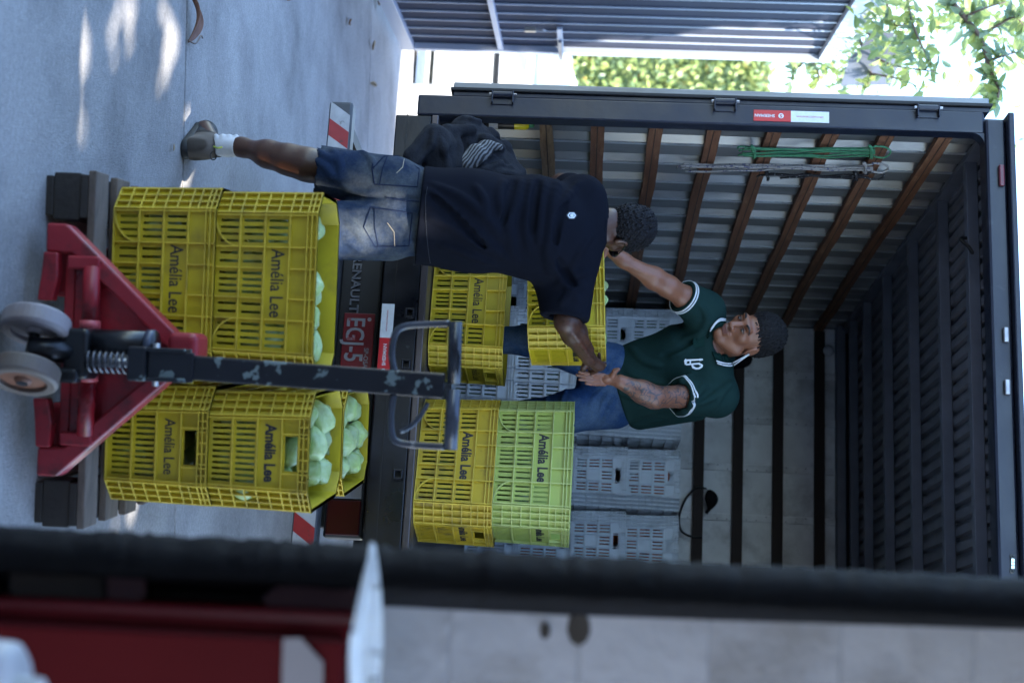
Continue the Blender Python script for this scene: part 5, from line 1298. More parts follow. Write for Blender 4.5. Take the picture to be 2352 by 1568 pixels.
# collar rib
cr = []
for k in range(25):
    a = 2*math.pi*k/24; v = RH3*math.cos(a)*.072 + FH3*math.sin(a)*.066
    cr.append(Vector(A_(1375, 523, 5.455) + v - np.array([0, 0, .028*math.sin(a)]) + UPz*.004*math.cos(2*a)))
MB().tube(cr, .0085, n=8, caps=False).build('collar', M_blk, sh_o, smooth=True)
hx = [(1313+13*math.cos(a), 495+9.5*math.sin(a)) for a in np.linspace(0, 2*math.pi, 7)[:-1]]
bd_ = surf_poly('badge', shirt1, [hx], mat('badge_black', (.01, .01, .012), rough=.3), sh_o, .001)
hx2 = [[(1313+10*math.cos(a), 495+7.5*math.sin(a)), (1313+10*math.cos(a2), 495+7.5*math.sin(a2)), (1313+7*math.cos(a2), 495+5*math.sin(a2)), (1313+7*math.cos(a), 495+5*math.sin(a))] for a, a2 in zip(np.linspace(0, 2*math.pi, 7)[:-1], np.linspace(0, 2*math.pi, 7)[1:])]
hx2.append([(1310, 492), (1316, 491), (1318, 495), (1316, 499), (1310, 498)])
surf_poly('badge_print', shirt1, hx2, mat('badge_silver', (.55, .57, .55), rough=.35, metal=.4), sh_o, .0028)
# denim shorts
M_dn1 = denim('faded_denim_shorts', (0.013, 0.023, 0.048), (0.078, 0.088, 0.092), 7)
sho = [cap(A_(990, 492, 5.30), A_(905, 478, 5.29), .160, .178, .05, flat=SF, sq=.80),
       cap(A_(900, 425, 5.28), A_(690, 379, 5.24), .105, .084, .035), cap(A_(895, 530, 5.25), A_(690, 528, 5.12), .112, .105, .022)]
shb = list(sho)
Z7 = lambda x, y: ((650+x/2.045)/1.7415, (400+y/2.045)/1.7415)
for pts, r_ in (([(1250, 400), (1330, 470), (1420, 480), (1500, 440)], .011), ([(1230, 480), (1320, 540), (1390, 620), (1470, 640)], .011), ([(1380, 400), (1450, 520), (1440, 640)], .009), ([(1480, 700), (1600, 760), (1760, 770)], .010),
                ([(1500, 1000), (1580, 1060), (1640, 1160)], .010), ([(1520, 900), (1620, 900), (1700, 860)], .009), ([(1490, 1120), (1560, 1180), (1620, 1230)], .009), ([(1620, 420), (1700, 480), (1720, 560)], .008), ([(2050, 1040), (2000, 1120), (2060, 1180)], .008)):
    sho += stroke(shb, [Z7(*p) for p in pts], r_, r_*.4, .014)
sho += stroke(shb, [Z7(*p) for p in ((1480, 790), (1640, 800), (1800, 790), (2080, 810))], .006, -.002, .012, op='s')
ln_ = A_(688, 378, 5.24)-A_(760, 394, 5.25); ln_ /= np.linalg.norm(ln_)
for hp_, leg in ((A_(686, 379, 5.24), ln_),): 
    sho.append(cap(hp_-leg*.02, hp_+leg*.12, .098, .12, .004, op='s')); 
sho_h = [q for q in sho]
so_ = sdf_obj('shorts', sho, 0.006, M_dn1, man1, relax=1)
M_th = cloth('pale_thread', (0.30, 0.26, 0.20)); M_thd = cloth('navy_thread', (0.012, 0.018, 0.04))
lines = [([(1720, 560), (1830, 440), (2110, 490), (2085, 710), (1735, 690), (1712, 560), (1720, 520)], M_thd), ([(1845, 445), (1800, 560), (1775, 690)], M_thd), ([(1980, 470), (1965, 550), (1915, 598)], M_th),
         ([(1645, 1040), (1700, 878), (2045, 925), (2015, 1195), (1740, 1200), (1645, 1040)], M_thd), ([(1732, 880), (1735, 1040), (1765, 1195)], M_thd), ([(1840, 1005), (1895, 1080), (1900, 1198)], M_th),
         ([(1830, 800), (1960, 820), (2100, 830)], M_thd), ([(1175, 345), (1165, 500), (1150, 670)], M_thd)]
for pts, m_ in lines:
    seg = []
    for p, q in zip(pts[:-1], pts[1:]):
        for t in np.linspace(0, 1, 7)[:-1]: seg.append((p[0]+(q[0]-p[0])*t, p[1]+(q[1]-p[1])*t))
    seg.append(pts[-1]); pl3 = [Vector(q-FW*.001) for q in trace_many(sho, [Z7(*p) for p in seg]) if not np.isnan(q[0])]
    if len(pl3) > 2: MB().tube(pl3, .0022 if m_ is M_thd else .0018, n=4).build('pocket_stitching', m_, so_)
# sock and shoe of the left leg (the other foot stands behind the pallet)
M_sock = cloth('white_sock', (0.55, 0.55, 0.57)); M_shoe = mat('dark_hiking_leather', (0.008, 0.0095, 0.014), rough=.6, var=.2, vscale=20, bump=.2, bscale=90); M_tan = mat('tan_suede', (0.10, 0.08, 0.066), rough=.9, var=.15, vscale=30); M_sole = mat('dark_sole', (0.006, 0.006, 0.007), rough=.7)
tdir = np.array([-.66, .75, 0.0]); tdir /= np.linalg.norm(tdir); tside = np.array([-tdir[1], tdir[0], 0])
def foot(ank, td, ts):
    g = ank.copy(); g[2] = 0; heel = g - td*.045; toe = g + td*.19
    ltop = (A_(548, 338, 5.38) if ank is ankL else ank+UPz*.13); up_ = (ltop-ank)/np.linalg.norm(ltop-ank)
    sock = chain([(ank+up_*.01, .040), (ank+up_*.065, .037), (ltop, .037)], .02)
    sk_ = list(sock)
    for i in range(4): sock += [cap(ank+UPz*(.025+.026*i)-FH3*.044+RH3*(-.03), ank+UPz*(.035+.02*i)-FH3*.040+RH3*.035, .008, .009, .012)]
    sock.append(plane(ltop, up_, .004))
    sdf_obj('sock', sock, .004, M_sock, man1)
    upper = [cap(heel+UPz*.047, toe-td*.05+UPz*.036, .035, .035, .04), cap(ank-td*.012, ank+UPz*.02-td*.008, .043, .041, .03), cap(toe-td*.055+UPz*.034, toe-td*.01+UPz*.030, .038, .031, .03), cap(heel+UPz*.03, heel+UPz*.080, .036, .034, .03), cap(ank+td*.03-UPz*.02, toe-td*.06+UPz*.045, .037, .028, .03), plane(g+UPz*.018, -UPz, .004), plane(ank+UPz*.045, UPz+td*.3, .005)]
    so2 = sdf_obj('shoe', upper, .004, M_shoe, man1)
    sole = [cap(heel+UPz*.014-td*.01, toe-td*.06+UPz*.014, .039, .040, .01), cap(toe-td*.06+UPz*.014, toe-td*.005+UPz*.016, .040, .031, .01), plane(g+UPz*.030, UPz, .004), plane(g+UPz*.001, -UPz, .002)]
    sdf_obj('sole', sole, .004, M_sole, so2)
    def grow(pr, q=.003):
        out = []
        for p in pr:
            p = dict(p)
            if p['t'] == 'c': p['ra'] += q; p['rb'] += q
            out.append(p)
        return out
    for cc, rr_ in ((ank+UPz*.022-td*.01, (.07, .07, .020)), (toe-td*.035+UPz*.03, (.055, .055, .05)), (heel+UPz*.05-td*.01, (.03, .03, .024)), (ank+td*.055-UPz*.005, (.035, .06, .03))):
        try: sdf_obj('suede_overlay', grow(upper[:5])+[plane(g+UPz*.024, -UPz, .003), plane(ank+UPz*.046, UPz+td*.3, .003), ell(cc, rr_, None, .004, 'i')], .003, M_tan if rr_[0] > .03 else M_shoe, so2)
        except Exception: pass
    return so2, upper, heel, toe, g
sh2, upp, heel, toe, gft = foot(ankL, tdir, tside)
MB().tube(bez([A_(491, 337, 5.262), A_(500, 340, 5.252), A_(510, 338, 5.262)], 5), .004, n=6).build('pull_tab', mat('lime_cord', (.25, .30, .05), rough=.7), sh2)
MB().tube(bez([A_(488, 348, 5.262), A_(483, 356, 5.26), A_(486, 366, 5.26), A_(494, 366, 5.26), A_(498, 356, 5.262)], 5), .0022, n=5).build('lace_loop', M_sole, sh2)
g2 = ankR
foot(ankR, np.array(FH3), np.array(RH3))
# hair
def curls(a, f, s): return lambda P: -a*np.maximum(wob(P, f, s, 7), -.3)
def hair(prims, h, col, parent, nz, name='hair'):
    return sdf_obj(name, prims, h, mat('hair_'+name+parent.name.replace('.', '_'), col, rough=.6, var=.4, vscale=80, bump=.8, bscale=160, spec=.25), parent, noise=nz, relax=0)
E1 = lambda f, s, u, r_, k=.02, op='u': ell(H1(f, s, u), np.array(r_)*.98, hax1, k, op)
hr1 = [E1(-.022, 0, .044, (.106, .083, .090)), E1(-.050, 0, .004, (.066, .072, .062), .02), E1(.115, 0, -.02, (.062, .11, .075), .01, 's'), E1(.03, .075, -.035, (.055, .03, .055), .01, 's'), E1(.03, -.075, -.035, (.055, .03, .055), .01, 's')]
hair(hr1, .003, (0.0045, 0.0045, 0.007), man1, curls(.011, 520, 2))
# sunglasses
M_gl = mat('sunglass_black', (.006, .006, .008), rough=.15)
gl = MB().lathe([(0, 0), (.022, .001), (.024, .003), (0, .004)], M=Matrix.Translation(H1(.099, -.033, .004)) @ Matrix(((hax1[1][0], hax1[2][0], hax1[0][0]), (hax1[1][1], hax1[2][1], hax1[0][1]), (hax1[1][2], hax1[2][2], hax1[0][2]))).to_4x4() @ Matrix.Diagonal((1.2, .85, 1, 1)), n=18).build('sunglasses', M_gl, man1, smooth=True)
MB().lathe([(0, 0), (.022, .001), (.024, .003), (0, .004)], M=Matrix.Translation(H1(.099, .033, .004)) @ Matrix(((hax1[1][0], hax1[2][0], hax1[0][0]), (hax1[1][1], hax1[2][1], hax1[0][1]), (hax1[1][2], hax1[2][2], hax1[0][2]))).to_4x4() @ Matrix.Diagonal((1.2, .85, 1, 1)), n=18).build('lens', M_gl, gl, smooth=True)
for s in (-1, 1): MB().tube([H1(.099, s*.056, .008), H1(.060, s*.074, .010), H1(.0, s*.081, .012), H1(-.015, s*.082, .004)], .0022, n=5).build('temple', M_gl, gl)
MB().tube([H1(.101, -.012, .008), H1(.108, 0, .011), H1(.101, .012, .008)], .002, n=5).build('bridge', M_gl, gl)
# ------------------------------------------------------------------ the man in the green polo shirt, standing in the truck
M_sk2 = skin_mat('brown_skin', (0.20, 0.080, 0.042), (0.13, 0.052, 0.030), tattoo=True)
hipR2 = A_(1402, 838, 6.16); hipL2 = A_(1410, 930, 6.22); kneeR2 = A_(1208, 782, 6.02); ankR2 = A_(1030, 778, 6.10); ankR2[2] = .99
kneeL2 = A_(1215, 962, 6.14); ankL2 = A_(1030, 965, 6.24); ankL2[2] = .99
pel2 = (hipR2+hipL2)/2; wst2 = A_(1480, 868, 6.16); che2 = A_(1590, 828, 6.10); nkb2 = A_(1655, 792, 6.05)
shR2 = A_(1618, 714, 6.02); shL2 = A_(1646, 908, 6.03)
elR2 = A_(1535, 658, 5.90); wrR2 = A_(1432, 598, 5.82); haR2 = A_(1400, 574, 5.80)
elL2 = A_(1502, 912, 5.83); wrL2 = A_(1424, 876, 5.79)
hF2 = -RH3*.46 + BK*.80 - UPz*.46; hU2 = UPz*.96 - RH3*.20 + BK*.06
_f = hF2/np.linalg.norm(hF2); hc2 = A_(1704, 748, 5.90) - _f*.083
hp2, H2, hax2 = head_prims(hc2, hF2, hU2, 1.06)
fg2 = []
for (a, b, c, d) in (((1388, 862, 5.745), (1364, 859, 5.725), (1346, 856, 5.715), (1331, 854, 5.71)), ((1386, 868, 5.75), (1360, 866, 5.73), (1341, 863, 5.72), (1325, 861, 5.715)), ((1386, 875, 5.755), (1362, 874, 5.735), (1345, 872, 5.725), (1331, 871, 5.72)), ((1389, 882, 5.76), (1370, 882, 5.745), (1356, 881, 5.735), (1346, 880, 5.73))):
    fg2.append([A_(*a), A_(*b), A_(*c), A_(*d)])
th2 = [A_(1414, 872, 5.76), A_(1408, 862, 5.735), A_(1412, 852, 5.725), A_(1420, 848, 5.72)]
body2 = chain([(hipR2, .085), (kneeR2, .050), (ankR2, .036)], .05) + chain([(hipL2, .085), (kneeL2, .060), (ankL2, .038)], .05)
body2 += [cap(pel2, wst2, .130, .125, .06, flat=FH3, sq=.7), cap(wst2, che2, .125, .135, .06, flat=FH3, sq=.7), cap(che2, nkb2, .13, .06, .06, flat=FH3, sq=.7), cap(shR2, shL2, .062, .062, .05)]
head2 = chain([(nkb2-UPz*.03, .060), (H2(-.025, 0, -.06), .056)], .03) + hp2
body2 += chain([(shR2, .060), (elR2*.5+shR2*.5, .048), (elR2, .042), (elR2*.68+wrR2*.32, .043), (wrR2, .027), (haR2, .027)], .03)
body2 += chain([(shL2, .060), (elL2*.5+shL2*.5, .049), (elL2, .043), (elL2*.66+wrL2*.34, .043), (wrL2, .028)], .03)
hand2 = [cap(elL2*.25+wrL2*.75, wrL2, .034, .029, .02)] + hand_prims(wrL2, fg2, th2, (A_(1395, 872, 5.755), RH3*.75+BK*.5), r_=.0080)
for i in range(4):
    k0 = haR2 + RH3*.0 - UPz*(.012*i); body2 += [cap(haR2, k0+BK*.03-UPz*.01, .017, .010, .012), cap(k0+BK*.03-UPz*.01, k0+BK*.035+RH3*.03-UPz*.02, .0095, .008, .008)]
body2 += stroke(body2, [(1440, 606), (1480, 625), (1520, 640)], .006, .004, .010)
man2 = empty('person', (float(pel2[0]), float(pel2[1]), .9), label='man in dark green polo shirt and jeans standing in the truck, reaching for the crate', cat='person')
axU = elL2-shL2; lU = np.linalg.norm(axU); axU = axU/lU; axF = wrL2-elL2; lF = np.linalg.norm(axF); axF = axF/lF
def tat(V):
    q = V-shL2; t = q@axU; r1 = np.linalg.norm(q-t[:, None]*axU, axis=1); m1 = (t > .1) & (t < lU+.03) & (r1 < .075)
    q = V-elL2; t = q@axF; r2 = np.linalg.norm(q-t[:, None]*axF, axis=1); m2 = (t > -.03) & (t < lF*.9) & (r2 < .07)
    return (m1 | m2).astype(float)
sdf_obj('body', body2, 0.0045, M_sk2, man2, attrs={'tattoo': tat}, extra=((head2, .0028), (hand2, .0024)))
# eyes and brows
M_ew = mat('eye_white', (.16, .13, .115), rough=.3); M_ir = mat('iris_dark', (.012, .007, .005), rough=.12); M_br = mat('brow_hair', (.014, .010, .009), rough=.8)
axm = Matrix(((hax2[1][0], hax2[2][0], hax2[0][0]), (hax2[1][1], hax2[2][1], hax2[0][1]), (hax2[1][2], hax2[2][2], hax2[0][2]))).to_4x4()
for s in (-1, 1):
    e = ell(H2(.078, s*.031, .0005), (.0150, .0145, .0048), hax2); eo = sdf_obj('eye', [e], .002, M_ew, man2, relax=0)
    sdf_obj('iris', [ell(H2(.0885, s*.030-.004, -.0015), (.0055, .0065, .0045), hax2)], .0016, M_ir, eo, relax=0)
    MB().tube(bez([H2(.092, s*.013, .022), H2(.095, s*.028, .029), H2(.088, s*.044, .027), H2(.078, s*.054, .019)], 4), [.0032, .004, .0045, .0045, .0045, .0045, .0045, .004, .004, .0035, .003, .0025, .002], n=6).build('eyebrow', M_br, man2)
    MB().tube(bez([H2(.090, s*.017, .004), H2(.0945, s*.030, .0085), H2(.086, s*.045, .003)], 4), .0020, n=5).build('eyelash', M_br, man2)
# moustache-less lips tint
sdf_obj('lips', [cap(H2(.0875, -.017, -.0600), H2(.0875, .017, -.0600), .0095, .0095, .006), cap(H2(.0865, -.013, -.0715), H2(.0865, .013, -.0715), .0092, .0092, .006), cap(H2(.100, -.022, -.0655), H2(.100, .022, -.0655), .003, .003, .004, op='s')], .002, mat('lips_brown', (.17, .070, .055), rough=.4), man2, relax=0)
# hair: cropped sides, tight curls on top
E2 = lambda f, s, u, r_, k=.02, op='u': ell(H2(f, s, u), np.array(r_)*1.06, hax2, k, op)
hr2 = [E2(-.026, 0, .060, (.099, .079, .084)), E2(-.040, 0, .018, (.080, .0745, .070), .02), E2(.118, 0, .0, (.055, .11, .078), .008, 's'), E2(.03, .082, -.03, (.050, .03, .045), .008, 's'), E2(.03, -.082, -.03, (.050, .03, .045), .008, 's')]
hair(hr2, .0028, (0.0045, 0.0042, 0.005), man2, curls(.010, 540, 5))
# stubble shade and earring
MB().lathe([(0, 0), (.003, .001), (.002, .004)], M=Matrix.Translation(H2(.006, .085, -.034)), n=8).build('earring', mat('dark_stud', (.03, .03, .03), rough=.2, metal=.8), man2)
# polo shirt
sl2 = shR2 + (elR2-shR2)*.62; sl2L = shL2 + (elL2-shL2)*.60
aR = (elR2-shR2)/np.linalg.norm(elR2-shR2); aL = (elL2-shL2)/np.linalg.norm(elL2-shL2)
torso = [cap(A_(1428, 885, 6.18), A_(1500, 862, 6.16), .164, .156, .05, flat=FH3, sq=.76), cap(A_(1500, 862, 6.16), A_(1592, 828, 6.10), .156, .158, .05, flat=FH3, sq=.72), cap(A_(1592, 826, 6.10), A_(1632, 800, 6.07), .165, .095, .06, flat=FH3, sq=.75), cap(shR2, shL2, .066, .074, .06)]
torso += [cap(A_(1470, 958, 6.24), A_(1600, 935, 6.22), .055, .06, .06)]      # cloth hanging off the back and under the left arm
polo = [cap(shR2, sl2+aR*.03, .084, .070, .04), halfball(sl2, aR, .16, .004), cap(sl2-aR*.03, sl2+aR*.08, .052, .055, .005, op='s'),
        cap(shL2, sl2L+aL*.03, .088, .078, .04), halfball(sl2L, aL, .16, .004), cap(sl2L-aL*.03, sl2L+aL*.08, .057, .060, .005, op='s')] + torso
pb = list(polo)
for pts, r_ in (([(1570, 905), (1540, 925), (1500, 940), (1460, 960)], .011), ([(1590, 860), (1540, 890), (1500, 905)], .010), ([(1620, 760), (1580, 800), (1540, 820)], .010), ([(1640, 740), (1600, 770), (1570, 780)], .008), ([(1450, 800), (1480, 830), (1520, 840)], .009),
                ([(1440, 850), (1480, 870), (1530, 880)], .010), ([(1430, 905), (1470, 915), (1520, 925)], .010), ([(1620, 880), (1600, 910), (1585, 935)], .009), ([(1670, 885), (1640, 910), (1605, 925)], .010), ([(1610, 700), (1625, 730), (1615, 750)], .007), ([(1490, 945), (1530, 950), (1580, 945)], .011), ([(1450, 975), (1500, 965), (1560, 955)], .009), ([(1690, 870), (1660, 900), (1640, 940)], .008)):
    polo += stroke(pb, pts, r_*1.15, r_*.30, .016)
for pts, r_ in (([(1560, 880), (1520, 905), (1470, 930)], .010), ([(1600, 780), (1560, 800), (1520, 815)], .009), ([(1640, 890), (1610, 915), (1590, 925)], .008)): polo += stroke(pb, pts, r_, -.003, .012, op='s')
hn2 = A_(1428, 880, 6.18)-A_(1500, 858, 6.16); hn2 /= np.linalg.norm(hn2)
polo.append(plane(A_(1418, 880, 6.18), hn2*.92 + RH3*.0 - UPz*.1, .004))
polo.append(cap(A_(1662, 787, 6.00), hc2, .064, .09, .01, op='s'))
M_polo = cloth('green_pique', (0.0105, 0.028, 0.0255))
po = sdf_obj('polo_shirt', polo, 0.005, M_polo, man2, relax=2)
M_cuffw = cloth('white_cuff_stripe', (.62, .64, .66))
for c_, a_ in ((sl2, aR), (sl2L, aL)):
    u_ = np.cross(a_, FW); u_ /= np.linalg.norm(u_); v_ = np.cross(a_, u_); rs_ = np.linspace(.045, .125, 60)
    for w0, w1 in ((.003, .009), (.014, .020)):
        runs = [MB()]; prev = None
        for k in range(49):
            an = 2*math.pi*k/48; dr_ = u_*math.cos(an)+v_*math.sin(an); row = []
            for w in (w0, w1):
                P_ = (c_-a_*w)[None]+rs_[:, None]*dr_; ins = np.where(evalp(polo, P_) < 0)[0]
                row.append(None if len(ins) == 0 or rs_[ins[-1]] > .108 else (c_-a_*w)+dr_*(rs_[ins[-1]]+.0015))
            if prev is not None and all(q is not None for q in row+prev): runs[-1].quad(prev[0], row[0], row[1], prev[1])
            elif runs[-1].f: runs.append(MB())
            prev = row
        b = max(runs, key=lambda r: len(r.f))
        if b.f:
            o_ = b.build('cuff_stripe', M_cuffw, po, smooth=True); sm_ = o_.modifiers.new('s', 'SOLIDIFY'); sm_.thickness = .003; sm_.offset = 0
# collar: two turned down flaps with white tipping
M_col = cloth('collar_green', (0.0055, 0.021, 0.018)); M_tip = cloth('white_tipping', (.62, .64, .66))
Zp = lambda x, y: ((2100+x/1.742)/1.7415, (900+y/1.742)/1.7415)
pc = polo + head2
for outer, inner in (([(1338, 966), (1390, 982), (1440, 984), (1485, 968), (1522, 945), (1560, 902)], [(1300, 880), (1345, 892), (1390, 900), (1435, 905), (1480, 905), (1530, 895)]),
                     ([(1290, 725), (1330, 672), (1362, 650), (1400, 655), (1430, 662)], [(1268, 790), (1300, 745), (1340, 715), (1375, 705), (1410, 700)])):
    O_ = [Zp(p.x, p.y) for p in bez([(a, b, 0) for a, b in outer], 3)]; I_ = [Zp(p.x, p.y) for p in bez([(a, b, 0) for a, b in inner], 3)]
    P0 = trace_many(pc, O_); P1 = trace_many(pc, I_); b = MB()
    for k in range(len(O_)-1):
        for t0, t1 in ((0, .5), (.5, 1)):
            q = [P0[k]*(1-t0)+P1[k]*t0, P0[k+1]*(1-t0)+P1[k+1]*t0, P0[k+1]*(1-t1)+P1[k+1]*t1, P0[k]*(1-t1)+P1[k]*t1]
            if not np.isnan(np.array(q)).any(): b.quad(*[v - FW*(.006+.010*math.sin(math.pi*tt)) for v, tt in zip(q, (t0, t0, t1, t1))])
    co = b.build('collar_flap', M_col, po, smooth=True); sm_ = co.modifiers.new('s', 'SOLIDIFY'); sm_.thickness = .005; sm_.offset = 0
    for t in (.06, .24):
        ln = [Vector(P0[k]*(1-t)+P1[k]*t - FW*(.010+.010*math.sin(math.pi*t))) for k in range(len(O_)) if not np.isnan(P0[k]).any() and not np.isnan(P1[k]).any()]
        if len(ln) > 2: MB().tube(ln, .0030, n=5).build('collar_tipping', M_tip, co, smooth=True)
# placket and chest letter
surf_poly('placket', polo, [[(1655, 752), (1600, 778), (1601, 790), (1660, 768)]], M_col, po, .002)
Zp = lambda x, y: ((2100+x/1.742)/1.7415, (900+y/1.742)/1.7415)
let = [[(1108, 945), (1118, 930), (1130, 940), (1128, 960), (1115, 975)], [(1118, 936), (1236, 931), (1236, 940), (1120, 949)], [(1120, 966), (1216, 958), (1216, 970), (1122, 977)], [(1214, 930), (1236, 930), (1240, 940), (1216, 946)],
       [(1214, 956), (1228, 968), (1218, 978), (1206, 968)], [(1226, 964), (1240, 974), (1236, 990), (1222, 978)], [(1236, 974), (1236, 990), (1215, 1004), (1205, 994)], [(1215, 1004), (1190, 1006), (1186, 992), (1207, 992)], [(1190, 1006), (1165, 996), (1172, 980), (1190, 992)], [(1165, 996), (1158, 978), (1170, 966), (1174, 982)], [(1146, 944), (1156, 944), (1156, 970), (1146, 970)]]
surf_poly('chest_letter', polo, [[Zp(*p) for p in q] for q in let], mat('embroidery_white', (.70, .72, .72), rough=.7), po, .003)
surf_poly('pocket_patch', polo, [[(1592, 775), (1618, 772), (1618, 795), (1593, 798)]], cloth('green_patch', (0.0085, 0.029, 0.025)), po, .001)
# jeans
M_dn2 = denim('blue_jeans', (0.018, 0.046, 0.115), (0.085, 0.125, 0.17), 6)
jn = [cap(A_(1440, 880, 6.18), A_(1405, 884, 6.18), .150, .155, .05, flat=FH3, sq=.74)] + chain([(hipR2, .098), (kneeR2, .060), (ankR2-UPz*.03, .058)], .03) + chain([(hipL2, .105), (A_(1310, 944, 6.12), .088), (kneeL2, .078), (ankL2-UPz*.03, .068)], .03)
jb = list(jn)
for pts, r_ in (([(1420, 905), (1400, 935), (1385, 970)], .008), ([(1405, 895), (1385, 925), (1370, 965)], .007), ([(1390, 890), (1360, 920), (1345, 960)], .007), ([(1300, 895), (1290, 930), (1300, 965)], .006), ([(1260, 900), (1255, 930), (1265, 955)], .007), ([(1420, 820), (1405, 835), (1395, 850)], .006)):
    jn += stroke(jb, pts, r_*1.2, r_*.4, .010)
sdf_obj('jeans', jn, 0.0055, M_dn2, man2)
for ank in (ankR2, ankL2):
    g = ank.copy(); g[2] = .90; td = np.array(BK)*.9-RH3*.3; td /= np.linalg.norm(td)
    sdf_obj('shoe', [cap(g-td*.04+UPz*.05, g+td*.15+UPz*.04, .044, .038, .03), cap(ank-UPz*.02, ank+UPz*.01, .05, .048, .03), plane(g+UPz*.002, -UPz, .003)], .005, M_shoe, man2)
# ================================================================== SMALL THINGS
# ropes hung from the slats
M_rg = mat('green_rope', (0.05, 0.21, 0.10), rough=.8, var=.35, vscale=60, bump=.6, bscale=150)
M_rw = mat('white_flecked_rope', (0.30, 0.28, 0.26), rough=.85, var=.25, vscale=40, col2=(.05, .05, .12), c2amt=.8, c2scale=70, c2lo=.58, c2hi=.62, bump=.6, bscale=150, detail=1)
M_rk = mat('black_rope', (0.015, 0.014, 0.016), rough=.85, var=.3, vscale=60, col2=(.25, .25, .25), c2amt=.8, c2scale=70, c2lo=.64, c2hi=.67, bump=.6, bscale=150, detail=1)
def atx(px, py, x):
    f = 50/36*2352; r_ = FW + PX*(px-1176)/f + PY*(py-784)/f
    return Vector(CAM + r_*(x/r_[0]))
rgr = random.Random(4)
def rope(name, label, m_, top, bot, py0, py1, n, r_, wrap, knots=()):
    root = empty(name, tuple(atx(bot, (py0+py1)/2, -2.29)), label=label, cat='rope')
    for i in range(n):
        py = py0+(py1-py0)*(i+.5)/n; pts = []; b_ = bot + rgr.uniform(0, 50)
        for k in range(9):
            t = k/8; pts.append(atx(top+(b_-top)*t, py+rgr.uniform(-2.2, 2.2)+2.6*math.sin(4*t+i), -2.303+.010*(i % 2)))
        if i+1 < n:
            py2 = py0+(py1-py0)*(i+1.5)/n; pts += [atx(b_-8, (py+py2)/2, -2.298), ]
        MB().tube(bez(pts, 3), r_, n=6).build('strand', m_, root, smooth=True)
    for (px, amp) in wrap:
        c = [atx(px+rgr.uniform(-3, 3)+2*math.sin(j), py0-4+(py1-py0+8)*(.5+.5*math.cos(j*.9)), -2.296+.012*math.sin(j*.9)) for j in range(15)]
        MB().tube(bez(c, 3), r_, n=6).build('lashing', m_, root, smooth=True)
    pts = [atx(top-2, py0-2, -2.29), atx(top+22, py0, -2.297), atx(top+36, (py0+py1)/2, -2.305), atx(top+22, py1+2, -2.297), atx(top-2, py1, -2.29)]
    MB().tube(bez(pts, 4), r_, n=6).build('hanging_loop', m_, root, smooth=True)
    return root
rope('green_rope', 'bundle of green rope hanging from a slat inside the truck', M_rg, 2010, 1690, 338, 360, 7, .0040, ((2000, 1), (1730, 1)))
rope('flecked_rope', 'bundle of white flecked rope hanging under the green rope', M_rw, 2005, 1562, 377, 394, 4, .0052, ((1985, 1),))
rope('black_rope', 'thin black rope hanging beside the white flecked rope', M_rk, 1995, 1745, 398, 410, 3, .0048, ((1762, 1), (1965, 1)))
# cable hung on the end wall
pts = [aty(1623, 1122, 8.74), aty(1600, 1120, 8.735), aty(1575, 1145, 8.735), aty(1560, 1185, 8.735), aty(1565, 1218, 8.735), aty(1590, 1232, 8.735), aty(1612, 1232, 8.74)]
o = MB().tube(bez(pts, 6), .007, n=6).build('hanging_cable', M_rubber, smooth=True); obj_props(o, 'black cable looped over the dark slats of the end wall', 'cable')
pts = [aty(1628, 1125, 8.735), aty(1634, 1145, 8.725), aty(1630, 1165, 8.725), aty(1622, 1178, 8.735)]
o2 = MB().tube(bez(pts, 5), [.01, .02, .03, .036, .04, .042, .04, .036, .03, .024, .018, .012, .01, .01, .01, .01], n=8).build('rag', cloth('dark_rag', (.012, .012, .014)), smooth=True); obj_props(o2, 'dark rag tucked behind a slat on the end wall', 'rag')
o3 = MB().tube(bez([aty(1700, 812, 8.72), aty(1712, 825, 8.70), aty(1700, 838, 8.70), aty(1685, 845, 8.72)], 5), [.01, .02, .03, .04, .045, .045, .042, .04, .036, .03, .024, .018, .012, .01, .01, .01], n=8).build('dark_cap', cloth('dark_cap', (.010, .011, .014)), smooth=True); obj_props(o3, 'dark cap hanging on the end wall behind the green shirted man', 'cap')

